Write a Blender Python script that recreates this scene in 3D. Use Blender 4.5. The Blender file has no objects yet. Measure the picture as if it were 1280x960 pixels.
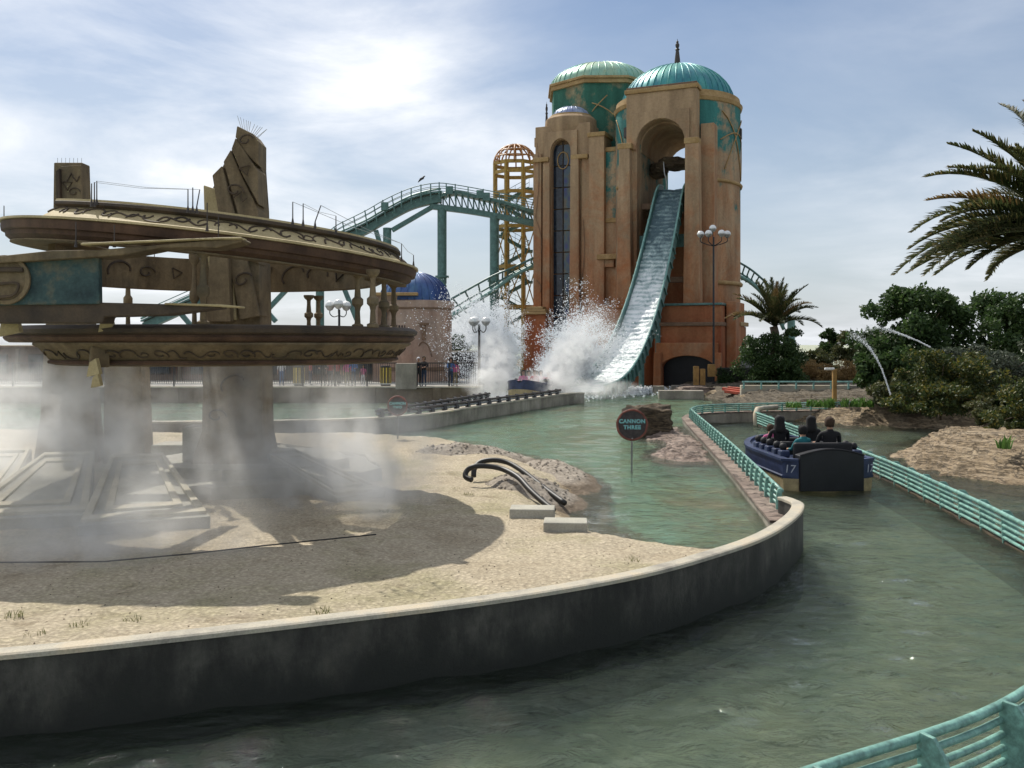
import bpy, bmesh, math, random
import numpy as np
from mathutils import Vector, Matrix, Euler, noise as mnoise
random.seed(7); rng = np.random.default_rng(7)
sc = bpy.context.scene
COL = sc.collection
R = math.radians; PI = math.pi
# ------------------------------------------------------------------ camera, sky, sun, exposure
F, HZ, CH = 1150.0, 430.0, 3.9          # focal length in photo pixels, horizon row, camera height above the channel water
cam = bpy.data.cameras.new('camera'); camo = bpy.data.objects.new('camera', cam); COL.objects.link(camo)
camo.location = (0, 0, CH); camo.rotation_euler = (PI/2, 0, 0)
cam.sensor_width = 36; cam.lens = F/1280*36; cam.shift_y = -(480-HZ)/1280; cam.clip_start = .1; cam.clip_end = 6000
sc.camera = camo
SUN_EL, SUN_AZ = R(50), R(-28)          # azimuth from +Y, negative towards -X
sc.view_settings.view_transform = 'Standard'; sc.view_settings.look = 'None'
sc.view_settings.exposure = 0.12; sc.view_settings.gamma = 1
sc.cycles.volume_bounces = 2; sc.cycles.max_bounces = 8; sc.cycles.transparent_max_bounces = 16
sc.cycles.volume_step_rate = 1.0; sc.cycles.volume_max_steps = 128
sc.cycles.use_denoising = True
sun = bpy.data.lights.new('sun', 'SUN'); suno = bpy.data.objects.new('sun', sun); COL.objects.link(suno)
sun.energy = 4.8; sun.angle = R(.6); sun.color = (1, .95, .86)
sdir = Vector((math.sin(SUN_AZ)*math.cos(SUN_EL), math.cos(SUN_AZ)*math.cos(SUN_EL), math.sin(SUN_EL)))
suno.rotation_euler = sdir.to_track_quat('Z', 'Y').to_euler(); suno.location = sdir*200
world = bpy.data.worlds.new('World'); sc.world = world; world.use_nodes = True

def N(nt, kind, loc=None, **kw):
    n = nt.nodes.new(kind)
    for k, v in kw.items():
        if k[0] == '_': setattr(n, k[1:], v)
        else: n.inputs[k.replace('__', ' ')].default_value = v
    return n
def L(nt, a, b): nt.links.new(a, b)
def ramp(nt, fac, stops):
    r = nt.nodes.new('ShaderNodeValToRGB'); e = r.color_ramp.elements
    while len(e) < len(stops): e.new(.5)
    for q, (p, c) in zip(e, stops):
        q.position = p; q.color = (*c, 1) if len(c) == 3 else c
    L(nt, fac, r.inputs[0]); return r.outputs[0]
def math_n(nt, op, a, b=None, clamp=False):
    m = nt.nodes.new('ShaderNodeMath'); m.operation = op; m.use_clamp = clamp
    for i, x in enumerate((a, b)):
        if x is None: continue
        if isinstance(x, (int, float)): m.inputs[i].default_value = x
        else: L(nt, x, m.inputs[i])
    return m.outputs[0]
def mixc(nt, fac, a, b, mode='MIX'):
    m = nt.nodes.new('ShaderNodeMix'); m.data_type = 'RGBA'; m.blend_type = mode
    if isinstance(fac, (int, float)): m.inputs[0].default_value = fac
    else: L(nt, fac, m.inputs[0])
    for i, x in ((6, a), (7, b)):
        if isinstance(x, tuple): m.inputs[i].default_value = (*x[:3], 1)
        else: L(nt, x, m.inputs[i])
    return m.outputs[2]

def build_world():
    nt = world.node_tree; nt.nodes.clear()
    out = N(nt, 'ShaderNodeOutputWorld'); bg = N(nt, 'ShaderNodeBackground'); L(nt, bg.outputs[0], out.inputs[0])
    sky = N(nt, 'ShaderNodeTexSky', _sky_type='NISHITA', _sun_disc=False, _sun_elevation=SUN_EL, _sun_rotation=SUN_AZ)
    sky.air_density = 1.0; sky.dust_density = .7; sky.ozone_density = 2.0
    tc = N(nt, 'ShaderNodeTexCoord'); sp = N(nt, 'ShaderNodeSeparateXYZ'); L(nt, tc.outputs['Generated'], sp.inputs[0])
    zz = math_n(nt, 'ADD', math_n(nt, 'MAXIMUM', sp.outputs[2], 0.0), .16)
    cb = N(nt, 'ShaderNodeCombineXYZ')
    L(nt, math_n(nt, 'DIVIDE', sp.outputs[0], zz), cb.inputs[0]); L(nt, math_n(nt, 'DIVIDE', sp.outputs[1], zz), cb.inputs[1])
    mp = N(nt, 'ShaderNodeMapping'); mp.inputs['Location'].default_value = (5.5, .4, 0); mp.inputs['Rotation'].default_value = (0, 0, R(28)); mp.inputs['Scale'].default_value = (1.0, 1.15, 1)
    L(nt, cb.outputs[0], mp.inputs[0])
    n1 = N(nt, 'ShaderNodeTexNoise', Scale=1.15, Detail=9, Roughness=.58, Distortion=.35); L(nt, mp.outputs[0], n1.inputs[0])
    n2 = N(nt, 'ShaderNodeTexNoise', Scale=.30, Detail=2, Roughness=.5); L(nt, mp.outputs[0], n2.inputs[0])
    big = ramp(nt, n2.outputs[0], [(.40, (0,)*3), (.56, (1,)*3)])          # broad banks of cloud with clear stretches between
    wis = ramp(nt, n1.outputs[0], [(.36, (.12,)*3), (.52, (.5,)*3), (.68, (1.,)*3)])
    f = math_n(nt, 'ADD', math_n(nt, 'MULTIPLY', math_n(nt, 'MULTIPLY', big, wis), 1.05), math_n(nt, 'MULTIPLY', wis, .16), True)
    # pale veil over a blue sky: bright wisps where the noise is high
    hz = ramp(nt, sp.outputs[2], [(.0, (.8,)*3), (.12, (.45,)*3), (.35, (0,)*3)])     # pale low haze
    base = mixc(nt, hz, sky.outputs[0], (6.3, 6.9, 7.7))
    L(nt, mixc(nt, f, base, (11.2, 11.5, 12.0)), bg.inputs[0]); bg.inputs[1].default_value = .086
build_world()

# ------------------------------------------------------------------ materials
MAT = {}
def new_mat(name):
    m = bpy.data.materials.new(name); m.use_nodes = True; nt = m.node_tree
    b = nt.nodes['Principled BSDF']; MAT[name] = m
    return m, nt, b
def coords(nt, scale=(1, 1, 1), kind='Position'):
    if kind == 'Position': o = N(nt, 'ShaderNodeNewGeometry').outputs['Position']
    else: o = N(nt, 'ShaderNodeTexCoord').outputs[kind]
    mp = N(nt, 'ShaderNodeMapping'); mp.inputs['Scale'].default_value = scale; L(nt, o, mp.inputs[0]); return mp.outputs[0]
def bump(nt, b, h, strength=.3, dist=.02):
    bp = N(nt, 'ShaderNodeBump', Strength=strength, Distance=dist); L(nt, h, bp.inputs['Height']); L(nt, bp.outputs[0], b.inputs['Normal']); return bp
def surf(name, c1, c2, scale=2., rough=.8, metal=0, fine=30., bstr=.3, bdist=.01, c3=None, spec=.3, stretch=(1, 1, 1), lo=.35, hi=.65, kind='Position', streak=0):
    m, nt, b = new_mat(name); co = coords(nt, stretch, kind)
    n1 = N(nt, 'ShaderNodeTexNoise', Scale=scale, Detail=7, Roughness=.62); L(nt, co, n1.inputs[0])
    col = ramp(nt, n1.outputs[0], [(lo, c1), (hi, c2)] if c3 is None else [(lo, c1), ((lo+hi)/2, c2), (hi, c3)])
    n2 = N(nt, 'ShaderNodeTexNoise', Scale=fine, Detail=5, Roughness=.7); L(nt, co, n2.inputs[0])
    col = mixc(nt, .5, col, ramp(nt, n2.outputs[0], [(.3, (.55,)*3), (.7, (1.25,)*3)]), 'MULTIPLY')
    if streak:   # vertical run-off stains
        cs = coords(nt, (streak, streak, .3)); n3 = N(nt, 'ShaderNodeTexNoise', Scale=1.6, Detail=6, Roughness=.65); L(nt, cs, n3.inputs[0])
        col = mixc(nt, .6, col, ramp(nt, n3.outputs[0], [(.36, (.5, .47, .44)), (.6, (1.08, 1.07, 1.05))]), 'MULTIPLY')
    L(nt, col, b.inputs['Base Color']); b.inputs['Roughness'].default_value = rough; b.inputs['Metallic'].default_value = metal
    b.inputs['Specular IOR Level'].default_value = spec
    if bstr: bump(nt, b, n2.outputs[0], bstr, bdist)
    return m
surf('concrete', (.20, .18, .15), (.34, .31, .26), .9, .85, fine=25, bstr=.35, bdist=.012, streak=1.1)
surf('concrete_cap', (.27, .25, .21), (.42, .385, .31), 1.2, .85, fine=40, bstr=.4, bdist=.01, c3=(.5, .42, .3))
def tide_concrete(name):
    """old pool wall: grey above, black algae with a ragged upper edge near the waterline, run-off stains"""
    m, nt, b = new_mat(name); co = coords(nt); sp = N(nt, 'ShaderNodeSeparateXYZ'); L(nt, co, sp.inputs[0])
    n1 = N(nt, 'ShaderNodeTexNoise', Scale=1.1, Detail=8, Roughness=.68); L(nt, co, n1.inputs[0])
    col = ramp(nt, n1.outputs[0], [(.32, (.022, .021, .018)), (.5, (.044, .041, .034)), (.68, (.085, .08, .066))])
    cs = coords(nt, (1.0, 1.0, .4)); n2 = N(nt, 'ShaderNodeTexNoise', Scale=1.9, Detail=8, Roughness=.7); L(nt, cs, n2.inputs[0])
    col = mixc(nt, .8, col, ramp(nt, n2.outputs[0], [(.40, (.25, .24, .22)), (.56, (1.05,)*3), (.72, (1.35, 1.3, 1.2))]), 'MULTIPLY')
    a = math_n(nt, 'ADD', sp.outputs[2], math_n(nt, 'MULTIPLY', math_n(nt, 'SUBTRACT', n2.outputs[0], .5), 1.0))
    al = ramp(nt, a, [(.12, (1,)*3), (.28, (.75,)*3), (.55, (0,)*3)])
    col = mixc(nt, al, col, (.010, .011, .008))
    n3 = N(nt, 'ShaderNodeTexNoise', Scale=24, Detail=6, Roughness=.7); L(nt, co, n3.inputs[0])
    L(nt, col, b.inputs['Base Color']); b.inputs['Roughness'].default_value = .7; bump(nt, b, n3.outputs[0], .5, .015)
tide_concrete('wet_concrete')
surf('wall_stain', (.13, .10, .07), (.20, .16, .115), .7, .85, fine=10, bstr=.3, streak=1.2)
surf('ruin', (.115, .088, .054), (.215, .162, .096), .9, .85, fine=22, bstr=.5, bdist=.015, c3=(.14, .115, .075), streak=2.2)
surf('ruin_gold', (.33, .26, .13), (.50, .41, .23), 1.6, .7, fine=30, bstr=.3, bdist=.01)
surf('ruin_dark', (.045, .035, .027), (.10, .07, .045), 1.6, .7, fine=30, bstr=.35, bdist=.01)
surf('ruin_red', (.07, .042, .03), (.13, .076, .048), 1.2, .8, fine=30, bstr=.4, bdist=.012, streak=2)
surf('ruin_teal', (.028, .05, .055), (.05, .09, .09), 2.2, .75, fine=20, bstr=.4, bdist=.012, c3=(.14, .13, .09))
surf('slab_stone', (.30, .285, .24), (.42, .40, .33), 1.4, .85, fine=30, bstr=.3)
surf('block_concrete', (.40, .36, .27), (.52, .47, .36), 2.5, .85, fine=40, bstr=.3)
surf('plaza_floor', (.22, .21, .19), (.33, .31, .28), .5, .9, fine=8)
surf('soil', (.10, .08, .055), (.2, .165, .11), .6, .95, fine=12, bstr=.5, bdist=.04)
def stucco(name, base, red, teal=None, zlo=0, zhi=25, tz=(15, 20)):
    m, nt, b = new_mat(name); co = coords(nt)
    sp = N(nt, 'ShaderNodeSeparateXYZ'); L(nt, co, sp.inputs[0])
    n1 = N(nt, 'ShaderNodeTexNoise', Scale=.3, Detail=9, Roughness=.68, Distortion=1.0); L(nt, co, n1.inputs[0])
    mr = N(nt, 'ShaderNodeMapRange', From__Min=zlo, From__Max=zhi, To__Min=.22, To__Max=-.22); L(nt, sp.outputs[2], mr.inputs[0])
    fac = math_n(nt, 'ADD', n1.outputs[0], mr.outputs[0])
    col = ramp(nt, fac, [(.36, base), (.52, tuple(.5*(p+q) for p, q in zip(base, red))), (.68, red)])
    if teal:
        n3 = N(nt, 'ShaderNodeTexNoise', Scale=.33, Detail=7, Roughness=.68); mp = coords(nt, (1, 1, .8)); L(nt, mp, n3.inputs[0])
        mr2 = N(nt, 'ShaderNodeMapRange', From__Min=tz[0], From__Max=tz[1], To__Min=-.12, To__Max=.1); L(nt, sp.outputs[2], mr2.inputs[0])
        tf = ramp(nt, math_n(nt, 'ADD', n3.outputs[0], mr2.outputs[0]), [(.5, (0,)*3), (.6, (1,)*3)])
        col = mixc(nt, tf, col, teal)
    cs = coords(nt, (.55, .55, .09)); n2 = N(nt, 'ShaderNodeTexNoise', Scale=1.4, Detail=6, Roughness=.6); L(nt, cs, n2.inputs[0])
    col = mixc(nt, .6, col, ramp(nt, n2.outputs[0], [(.36, (.5, .46, .44)), (.62, (1.1, 1.07, 1.04))]), 'MULTIPLY')
    n4 = N(nt, 'ShaderNodeTexNoise', Scale=5, Detail=6, Roughness=.7); L(nt, co, n4.inputs[0])
    col = mixc(nt, .5, col, ramp(nt, n4.outputs[0], [(.3, (.65,)*3), (.7, (1.2,)*3)]), 'MULTIPLY')
    L(nt, col, b.inputs['Base Color']); b.inputs['Roughness'].default_value = .9; b.inputs['Specular IOR Level'].default_value = .2
    bump(nt, b, n4.outputs[0], .4, .05)
stucco('stucco', (.39, .28, .175), (.40, .165, .075))
stucco('stucco_mural', (.42, .32, .21), (.40, .19, .09), (.05, .20, .19), 0, 26, (13, 22))
stucco('stucco_teal', (.30, .27, .17), (.36, .24, .13), (.05, .16, .12), 0, 40, (8, 20))
stucco('stucco_pink', (.42, .33, .27), (.40, .26, .19), None, -2, 12)
stucco('stucco_red', (.36, .17, .085), (.32, .10, .045), None, 0, 14)
surf('trim_ochre', (.30, .19, .08), (.42, .29, .14), 1.2, .8, fine=9, bstr=.3, bdist=.03)
surf('trim_dark', (.14, .09, .06), (.22, .14, .09), 1.2, .85, fine=9, bstr=.3, bdist=.03)
def dome_mat(name, c1, c2, c3):
    m, nt, b = new_mat(name); co = coords(nt, (1, 1, .35))
    n = N(nt, 'ShaderNodeTexNoise', Scale=.5, Detail=6, Roughness=.6); L(nt, co, n.inputs[0])
    col = ramp(nt, n.outputs[0], [(.36, c1), (.5, c2), (.64, c3)])
    n2 = N(nt, 'ShaderNodeTexNoise', Scale=6, Detail=4); L(nt, co, n2.inputs[0])
    col = mixc(nt, .4, col, ramp(nt, n2.outputs[0], [(.3, (.6,)*3), (.7, (1.2,)*3)]), 'MULTIPLY')
    L(nt, col, b.inputs['Base Color']); b.inputs['Roughness'].default_value = .4; b.inputs['Metallic'].default_value = .3
dome_mat('dome_copper', (.03, .17, .22), (.05, .27, .27), (.10, .34, .28))
dome_mat('dome_pale', (.13, .36, .31), (.24, .44, .34), (.34, .45, .30))
dome_mat('dome_blue', (.02, .045, .15), (.035, .08, .22), (.07, .15, .26))
dome_mat('dome_lilac', (.20, .24, .40), (.28, .33, .48), (.34, .40, .50))
def paint(name, c, rough=.45, metal=0, var=.25, scale=3, spec=.4):
    return surf(name, tuple(x*(1-var) for x in c), tuple(min(1, x*(1+var)) for x in c), scale, rough, metal, fine=20, bstr=.08, spec=spec)
paint('teal_steel', (.085, .175, .16)); paint('teal_light', (.16, .31, .28)); paint('teal_rail', (.17, .33, .28), .4, var=.35, scale=5)
paint('yellow_steel', (.36, .23, .05)); paint('orange_steel', (.40, .19, .07))
paint('black_metal', (.018, .018, .02), .45); paint('dark_iron', (.05, .04, .035), .6); paint('grey_metal', (.25, .25, .25), .4, .6)
paint('galv', (.45, .45, .44), .4, .5); paint('globe', (.78, .78, .76), .25, var=.05); paint('hull_blue', (.024, .036, .085), .4, var=.35)
paint('hull_cream', (.36, .28, .15), .5, var=.3); paint('hull_black', (.010, .010, .013), .4); paint('pad_black', (.012, .012, .014), .65)
paint('chrome', (.5, .5, .52), .2, .9); paint('hose_black', (.02, .019, .018), .5); paint('wood_post', (.33, .19, .06), .7); paint('sign_dark', (.045, .035, .035), .55, var=.35, scale=8)
paint('sign_rim', (.17, .05, .035), .6, var=.4, scale=9); paint('letter_teal', (.22, .50, .52), .6, var=.1); paint('letter_white', (.36, .38, .44), .6, var=.1)
paint('red_tarp', (.42, .09, .05), .7, var=.35); paint('yellow_paint', (.55, .42, .06), .6); paint('roof_grey', (.28, .28, .28), .8); paint('hedge_dark', (.022, .024, .02), .95)
paint('wall_brown', (.10, .058, .04), .9, var=.3); paint('timber_dark', (.03, .026, .024), .9); paint('glass_dark', (.02, .03, .045), .1, var=.5)
m, nt, b = new_mat('stained_glass')
co = coords(nt, (1, 1, .6)); v = N(nt, 'ShaderNodeTexVoronoi', Scale=2.2); L(nt, co, v.inputs[0])
L(nt, ramp(nt, v.outputs['Distance'], [(.1, (.02, .03, .16)), (.35, (.03, .05, .11)), (.6, (.05, .09, .10)), (.8, (.10, .08, .05))]), b.inputs['Base Color']); b.inputs['Roughness'].default_value = .18
for nm, c in dict(skin=(.42, .24, .16), hair_black=(.01, .009, .009), hair_brown=(.05, .028, .015), cap_white=(.7, .7, .7), jeans=(.03, .05, .10), black_cloth=(.01, .01, .012), khaki=(.25, .2, .12),
                  red_cloth=(.35, .04, .05), pink_cloth=(.5, .12, .25), blue_cloth=(.06, .14, .32), white_cloth=(.65, .65, .66), teal_cloth=(.015, .15, .17), grey_cloth=(.12, .12, .13), eye_dark=(.02, .015, .01)).items():
    paint(nm, c, .85, var=.12)
def sand_mat(name, a, b_, c, pebble, scale=1.):
    m, nt, b = new_mat(name); co = coords(nt)
    n1 = N(nt, 'ShaderNodeTexNoise', Scale=.55*scale, Detail=8, Roughness=.65); L(nt, co, n1.inputs[0])
    col = ramp(nt, n1.outputs[0], [(.34, a), (.5, b_), (.66, c)])
    n2 = N(nt, 'ShaderNodeTexNoise', Scale=14*scale, Detail=8, Roughness=.75); L(nt, co, n2.inputs[0])
    v = N(nt, 'ShaderNodeTexVoronoi', Scale=pebble); L(nt, co, v.inputs[0])
    col = mixc(nt, .65, col, ramp(nt, n2.outputs[0], [(.34, (.5, .47, .44)), (.62, (1.2, 1.18, 1.14))]), 'MULTIPLY')
    col = mixc(nt, .45, col, ramp(nt, v.outputs['Distance'], [(.05, (1.2,)*3), (.55, (.5,)*3)]), 'MULTIPLY')
    sz = N(nt, 'ShaderNodeSeparateXYZ'); L(nt, co, sz.inputs[0]); wet = math_n(nt, 'ADD', sz.outputs[2], math_n(nt, 'MULTIPLY', n1.outputs[0], .12))
    col = mixc(nt, ramp(nt, wet, [(.46, (1,)*3), (.56, (0,)*3)]), col, mixc(nt, 1, col, (.55, .5, .45), 'MULTIPLY'))      # wet rim at the pool
    n5 = N(nt, 'ShaderNodeTexNoise', Scale=.9*scale, Detail=6, Roughness=.7, Distortion=1.2); L(nt, co, n5.inputs[0])
    col = mixc(nt, .8, col, ramp(nt, n5.outputs[0], [(.30, (.58, .55, .5)), (.42, (1.,)*3), (.7, (1.08,)*3)]), 'MULTIPLY')   # damp blotches
    L(nt, col, b.inputs['Base Color']); b.inputs['Roughness'].default_value = .95; b.inputs['Specular IOR Level'].default_value = .15
    h = math_n(nt, 'SUBTRACT', n2.outputs[0], math_n(nt, 'MULTIPLY', v.outputs['Distance'], .5))
    bump(nt, b, h, .8, .04)
sand_mat('sand', (.42, .355, .255), (.52, .45, .335), (.39, .35, .225), 16)
sand_mat('gravel', (.26, .225, .185), (.40, .355, .30), (.32, .28, .235), 9)
def rock_mat(name, a, b_, c, soil=None):
    m, nt, b = new_mat(name); co = coords(nt, (1, 1, 2.4))
    n1 = N(nt, 'ShaderNodeTexNoise', Scale=.8, Detail=9, Roughness=.66); L(nt, co, n1.inputs[0])
    col = ramp(nt, n1.outputs[0], [(.34, a), (.5, b_), (.66, c)])
    n2 = N(nt, 'ShaderNodeTexNoise', Scale=5, Detail=8, Roughness=.72); L(nt, co, n2.inputs[0])
    col = mixc(nt, .7, col, ramp(nt, n2.outputs[0], [(.35, (.35, .33, .32)), (.6, (1.15, 1.12, 1.08))]), 'MULTIPLY')
    if soil:     # planted ground behind the rock: dark soil and leaf litter
        sy = N(nt, 'ShaderNodeSeparateXYZ'); L(nt, coords(nt), sy.inputs[0])
        w = math_n(nt, 'ADD', math_n(nt, 'ADD', sy.outputs[1], math_n(nt, 'MULTIPLY', sy.outputs[0], .35)), math_n(nt, 'MULTIPLY', n1.outputs[0], 5))
        mr = N(nt, 'ShaderNodeMapRange', From__Min=soil[0], From__Max=soil[1]); L(nt, w, mr.inputs[0])
        col = mixc(nt, mr.outputs[0], col, mixc(nt, n2.outputs[0], (.05, .04, .025), (.16, .125, .08)))
    cr = coords(nt, (.5, .5, 5)); n3 = N(nt, 'ShaderNodeTexNoise', Scale=1.3, Detail=5, Roughness=.6, Distortion=.5); L(nt, cr, n3.inputs[0])
    ck = ramp(nt, n3.outputs[0], [(.40, (1,)*3), (.425, (.2,)*3), (.45, (1,)*3), (.52, (1,)*3), (.54, (.25,)*3), (.56, (1,)*3)])
    col = mixc(nt, .6, col, ck, 'MULTIPLY')
    L(nt, col, b.inputs['Base Color']); b.inputs['Roughness'].default_value = .9
    bump(nt, b, math_n(nt, 'ADD', n2.outputs[0], math_n(nt, 'MULTIPLY', ck, .8)), 1, .12)
rock_mat('rock_tan', (.22, .165, .10), (.34, .26, .165), (.42, .335, .225))
rock_mat('shore_ground', (.22, .165, .10), (.34, .26, .165), (.42, .335, .225), (54.5, 56.5))
rock_mat('rock_dark', (.08, .06, .038), (.14, .10, .06), (.18, .14, .09))
rock_mat('rock_pink', (.17, .125, .10), (.30, .23, .19), (.36, .29, .24))
def water_mat(name, tint, murk, bs=.5, big=1., fine=4., dist=.2):
    """clear but tinted water: fresnel reflection over the lit bed seen through it, with a little murk"""
    m, nt, b = new_mat(name); out = nt.nodes['Material Output']; nt.nodes.remove(b); co = coords(nt)
    w1 = N(nt, 'ShaderNodeTexNoise', Scale=big, Detail=3, Roughness=.5, Distortion=.6); L(nt, co, w1.inputs[0])
    w2 = N(nt, 'ShaderNodeTexNoise', Scale=fine, Detail=5, Roughness=.6, Distortion=1.0); L(nt, coords(nt, (1, 1.5, 1)), w2.inputs[0])
    h = math_n(nt, 'ADD', w1.outputs[0], math_n(nt, 'MULTIPLY', w2.outputs[0], .42))
    bp = N(nt, 'ShaderNodeBump', Strength=bs, Distance=dist); L(nt, h, bp.inputs['Height'])
    fr = N(nt, 'ShaderNodeFresnel', IOR=1.33); L(nt, bp.outputs[0], fr.inputs['Normal'])
    # slopes turned away look deeper, slopes turned to the eye clearer
    lw = N(nt, 'ShaderNodeLayerWeight', Blend=.5); L(nt, bp.outputs[0], lw.inputs['Normal'])
    tr = N(nt, 'ShaderNodeBsdfTransparent'); L(nt, ramp(nt, lw.outputs['Facing'], [(.35, tint), (.8, tuple(x*.72 for x in tint))]), tr.inputs[0])
    rf = N(nt, 'ShaderNodeBsdfRefraction', Roughness=.06, IOR=1.33); L(nt, bp.outputs[0], rf.inputs['Normal']); rf.inputs[0].default_value = (*tint, 1)
    m0 = N(nt, 'ShaderNodeMixShader'); m0.inputs[0].default_value = .55; L(nt, tr.outputs[0], m0.inputs[1]); L(nt, rf.outputs[0], m0.inputs[2])
    df = N(nt, 'ShaderNodeBsdfDiffuse'); df.inputs[0].default_value = (*murk, 1); L(nt, bp.outputs[0], df.inputs['Normal'])
    gl = N(nt, 'ShaderNodeBsdfGlossy', Roughness=.03); L(nt, bp.outputs[0], gl.inputs['Normal'])
    m1 = N(nt, 'ShaderNodeMixShader'); m1.inputs[0].default_value = .17; L(nt, m0.outputs[0], m1.inputs[1]); L(nt, df.outputs[0], m1.inputs[2])
    m2 = N(nt, 'ShaderNodeMixShader'); L(nt, fr.outputs[0], m2.inputs[0]); L(nt, m1.outputs[0], m2.inputs[1]); L(nt, gl.outputs[0], m2.inputs[2])
    L(nt, m2.outputs[0], out.inputs[0])
water_mat('water_channel', (.80, .88, .82), (.05, .068, .056), 1.0, .9, 3.0, .30)
water_mat('water_pool', (.92, .97, .92), (.13, .18, .14), .75, .8, 2.8, .24)
def bed_mat(name, cols, s=.3):
    m, nt, b = new_mat(name); co = coords(nt); n1 = N(nt, 'ShaderNodeTexNoise', Scale=s, Detail=9, Roughness=.68, Distortion=.9); L(nt, co, n1.inputs[0])
    k = len(cols); col = ramp(nt, n1.outputs[0], [(.30+.40*i/(k-1), c) for i, c in enumerate(cols)])
    n2 = N(nt, 'ShaderNodeTexNoise', Scale=2.2, Detail=8, Roughness=.7, Distortion=1.5); L(nt, co, n2.inputs[0])
    col = mixc(nt, .7, col, ramp(nt, n2.outputs[0], [(.34, (.4, .4, .36)), (.52, (.95,)*3), (.66, (1.35, 1.35, 1.25))]), 'MULTIPLY')
    L(nt, col, b.inputs['Base Color']); b.inputs['Roughness'].default_value = 1
bed_mat('bed', [(.14, .18, .145), (.29, .33, .26), (.40, .40, .29), (.23, .285, .23)], .4)
bed_mat('pool_bed', [(.58, .47, .32), (.26, .23, .12), (.30, .36, .22), (.31, .50, .40), (.42, .36, .22), (.62, .52, .37)], .34)
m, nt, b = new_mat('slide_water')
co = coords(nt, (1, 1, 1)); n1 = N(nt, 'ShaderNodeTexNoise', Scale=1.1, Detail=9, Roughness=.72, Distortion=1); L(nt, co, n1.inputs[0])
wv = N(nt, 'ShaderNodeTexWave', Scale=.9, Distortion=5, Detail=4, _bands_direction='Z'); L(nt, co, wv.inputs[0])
spz = N(nt, 'ShaderNodeSeparateXYZ'); L(nt, co, spz.inputs[0]); mrz = N(nt, 'ShaderNodeMapRange', From__Min=8.5, From__Max=13.5, To__Min=.03, To__Max=-.30); L(nt, spz.outputs[2], mrz.inputs[0])   # smooth sheet at the head, foam further down, plus the tower's shade painted dark
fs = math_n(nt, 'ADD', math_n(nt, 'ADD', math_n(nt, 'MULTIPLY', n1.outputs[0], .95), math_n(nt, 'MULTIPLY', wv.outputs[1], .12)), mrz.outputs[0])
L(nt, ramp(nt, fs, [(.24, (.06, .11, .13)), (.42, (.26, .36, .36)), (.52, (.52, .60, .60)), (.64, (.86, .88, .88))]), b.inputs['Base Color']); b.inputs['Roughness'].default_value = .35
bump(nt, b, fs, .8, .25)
m, nt, b = new_mat('foam'); b.inputs['Base Color'].default_value = (.88, .9, .92, 1); b.inputs['Roughness'].default_value = .5
ft = N(nt, 'ShaderNodeBsdfTranslucent'); ft.inputs[0].default_value = (.92, .94, .96, 1); fm = N(nt, 'ShaderNodeMixShader'); fm.inputs[0].default_value = .5; L(nt, b.outputs[0], fm.inputs[1]); L(nt, ft.outputs[0], fm.inputs[2]); L(nt, fm.outputs[0], nt.nodes['Material Output'].inputs[0])
def leaf_mat(name, c1, c2, c3=None, tr=.35):
    m, nt, b = new_mat(name); out = nt.nodes['Material Output']
    oi = N(nt, 'ShaderNodeNewGeometry'); n = N(nt, 'ShaderNodeTexNoise', Scale=1.1, Detail=3); L(nt, oi.outputs['Position'], n.inputs[0])
    f = math_n(nt, 'ADD', math_n(nt, 'MULTIPLY', oi.outputs['Random Per Island'], .5), math_n(nt, 'MULTIPLY', n.outputs[0], .55))
    col = ramp(nt, f, [(.3, c1), (.7, c2)] if c3 is None else [(.28, c1), (.6, c2), (.84, c3)])
    L(nt, col, b.inputs['Base Color']); b.inputs['Roughness'].default_value = .55; b.inputs['Specular IOR Level'].default_value = .3
    t = N(nt, 'ShaderNodeBsdfTranslucent'); L(nt, col, t.inputs[0]); mx = N(nt, 'ShaderNodeMixShader'); mx.inputs[0].default_value = tr
    L(nt, b.outputs[0], mx.inputs[1]); L(nt, t.outputs[0], mx.inputs[2]); L(nt, mx.outputs[0], out.inputs[0])
leaf_mat('leaf_dark', (.025, .052, .015), (.05, .092, .026), (.085, .13, .038)); leaf_mat('leaf_olive', (.04, .055, .02), (.08, .09, .035), (.11, .10, .035))
leaf_mat('leaf_yellow', (.028, .05, .014), (.06, .08, .022), (.20, .16, .025)); leaf_mat('leaf_bright', (.05, .12, .02), (.10, .19, .04), (.16, .26, .06))
leaf_mat('leaf_brown', (.20, .125, .05), (.33, .22, .09), (.42, .29, .13), .5); leaf_mat('leaf_grey', (.05, .065, .045), (.08, .095, .065))
leaf_mat('palm_leaf', (.035, .05, .018), (.075, .085, .03), (.17, .125, .05), .36); leaf_mat('palm_dry', (.14, .09, .035), (.22, .15, .06), None, .25)
leaf_mat('grass_blade', (.10, .12, .04), (.20, .20, .08), (.30, .27, .14), .3); paint('bark', (.09, .065, .045), .9, var=.4, scale=6); paint('palm_bark', (.10, .075, .05), .9, var=.4, scale=6)
def vol_mat(name, build):
    m = bpy.data.materials.new(name); m.use_nodes = True; nt = m.node_tree; nt.nodes.clear(); MAT[name] = m
    out = N(nt, 'ShaderNodeOutputMaterial'); pv = N(nt, 'ShaderNodeVolumePrincipled'); L(nt, pv.outputs[0], out.inputs['Volume'])
    pv.inputs['Color'].default_value = (.99, .99, .985, 1); pv.inputs['Anisotropy'].default_value = .4
    build(nt, pv); return m

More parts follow.
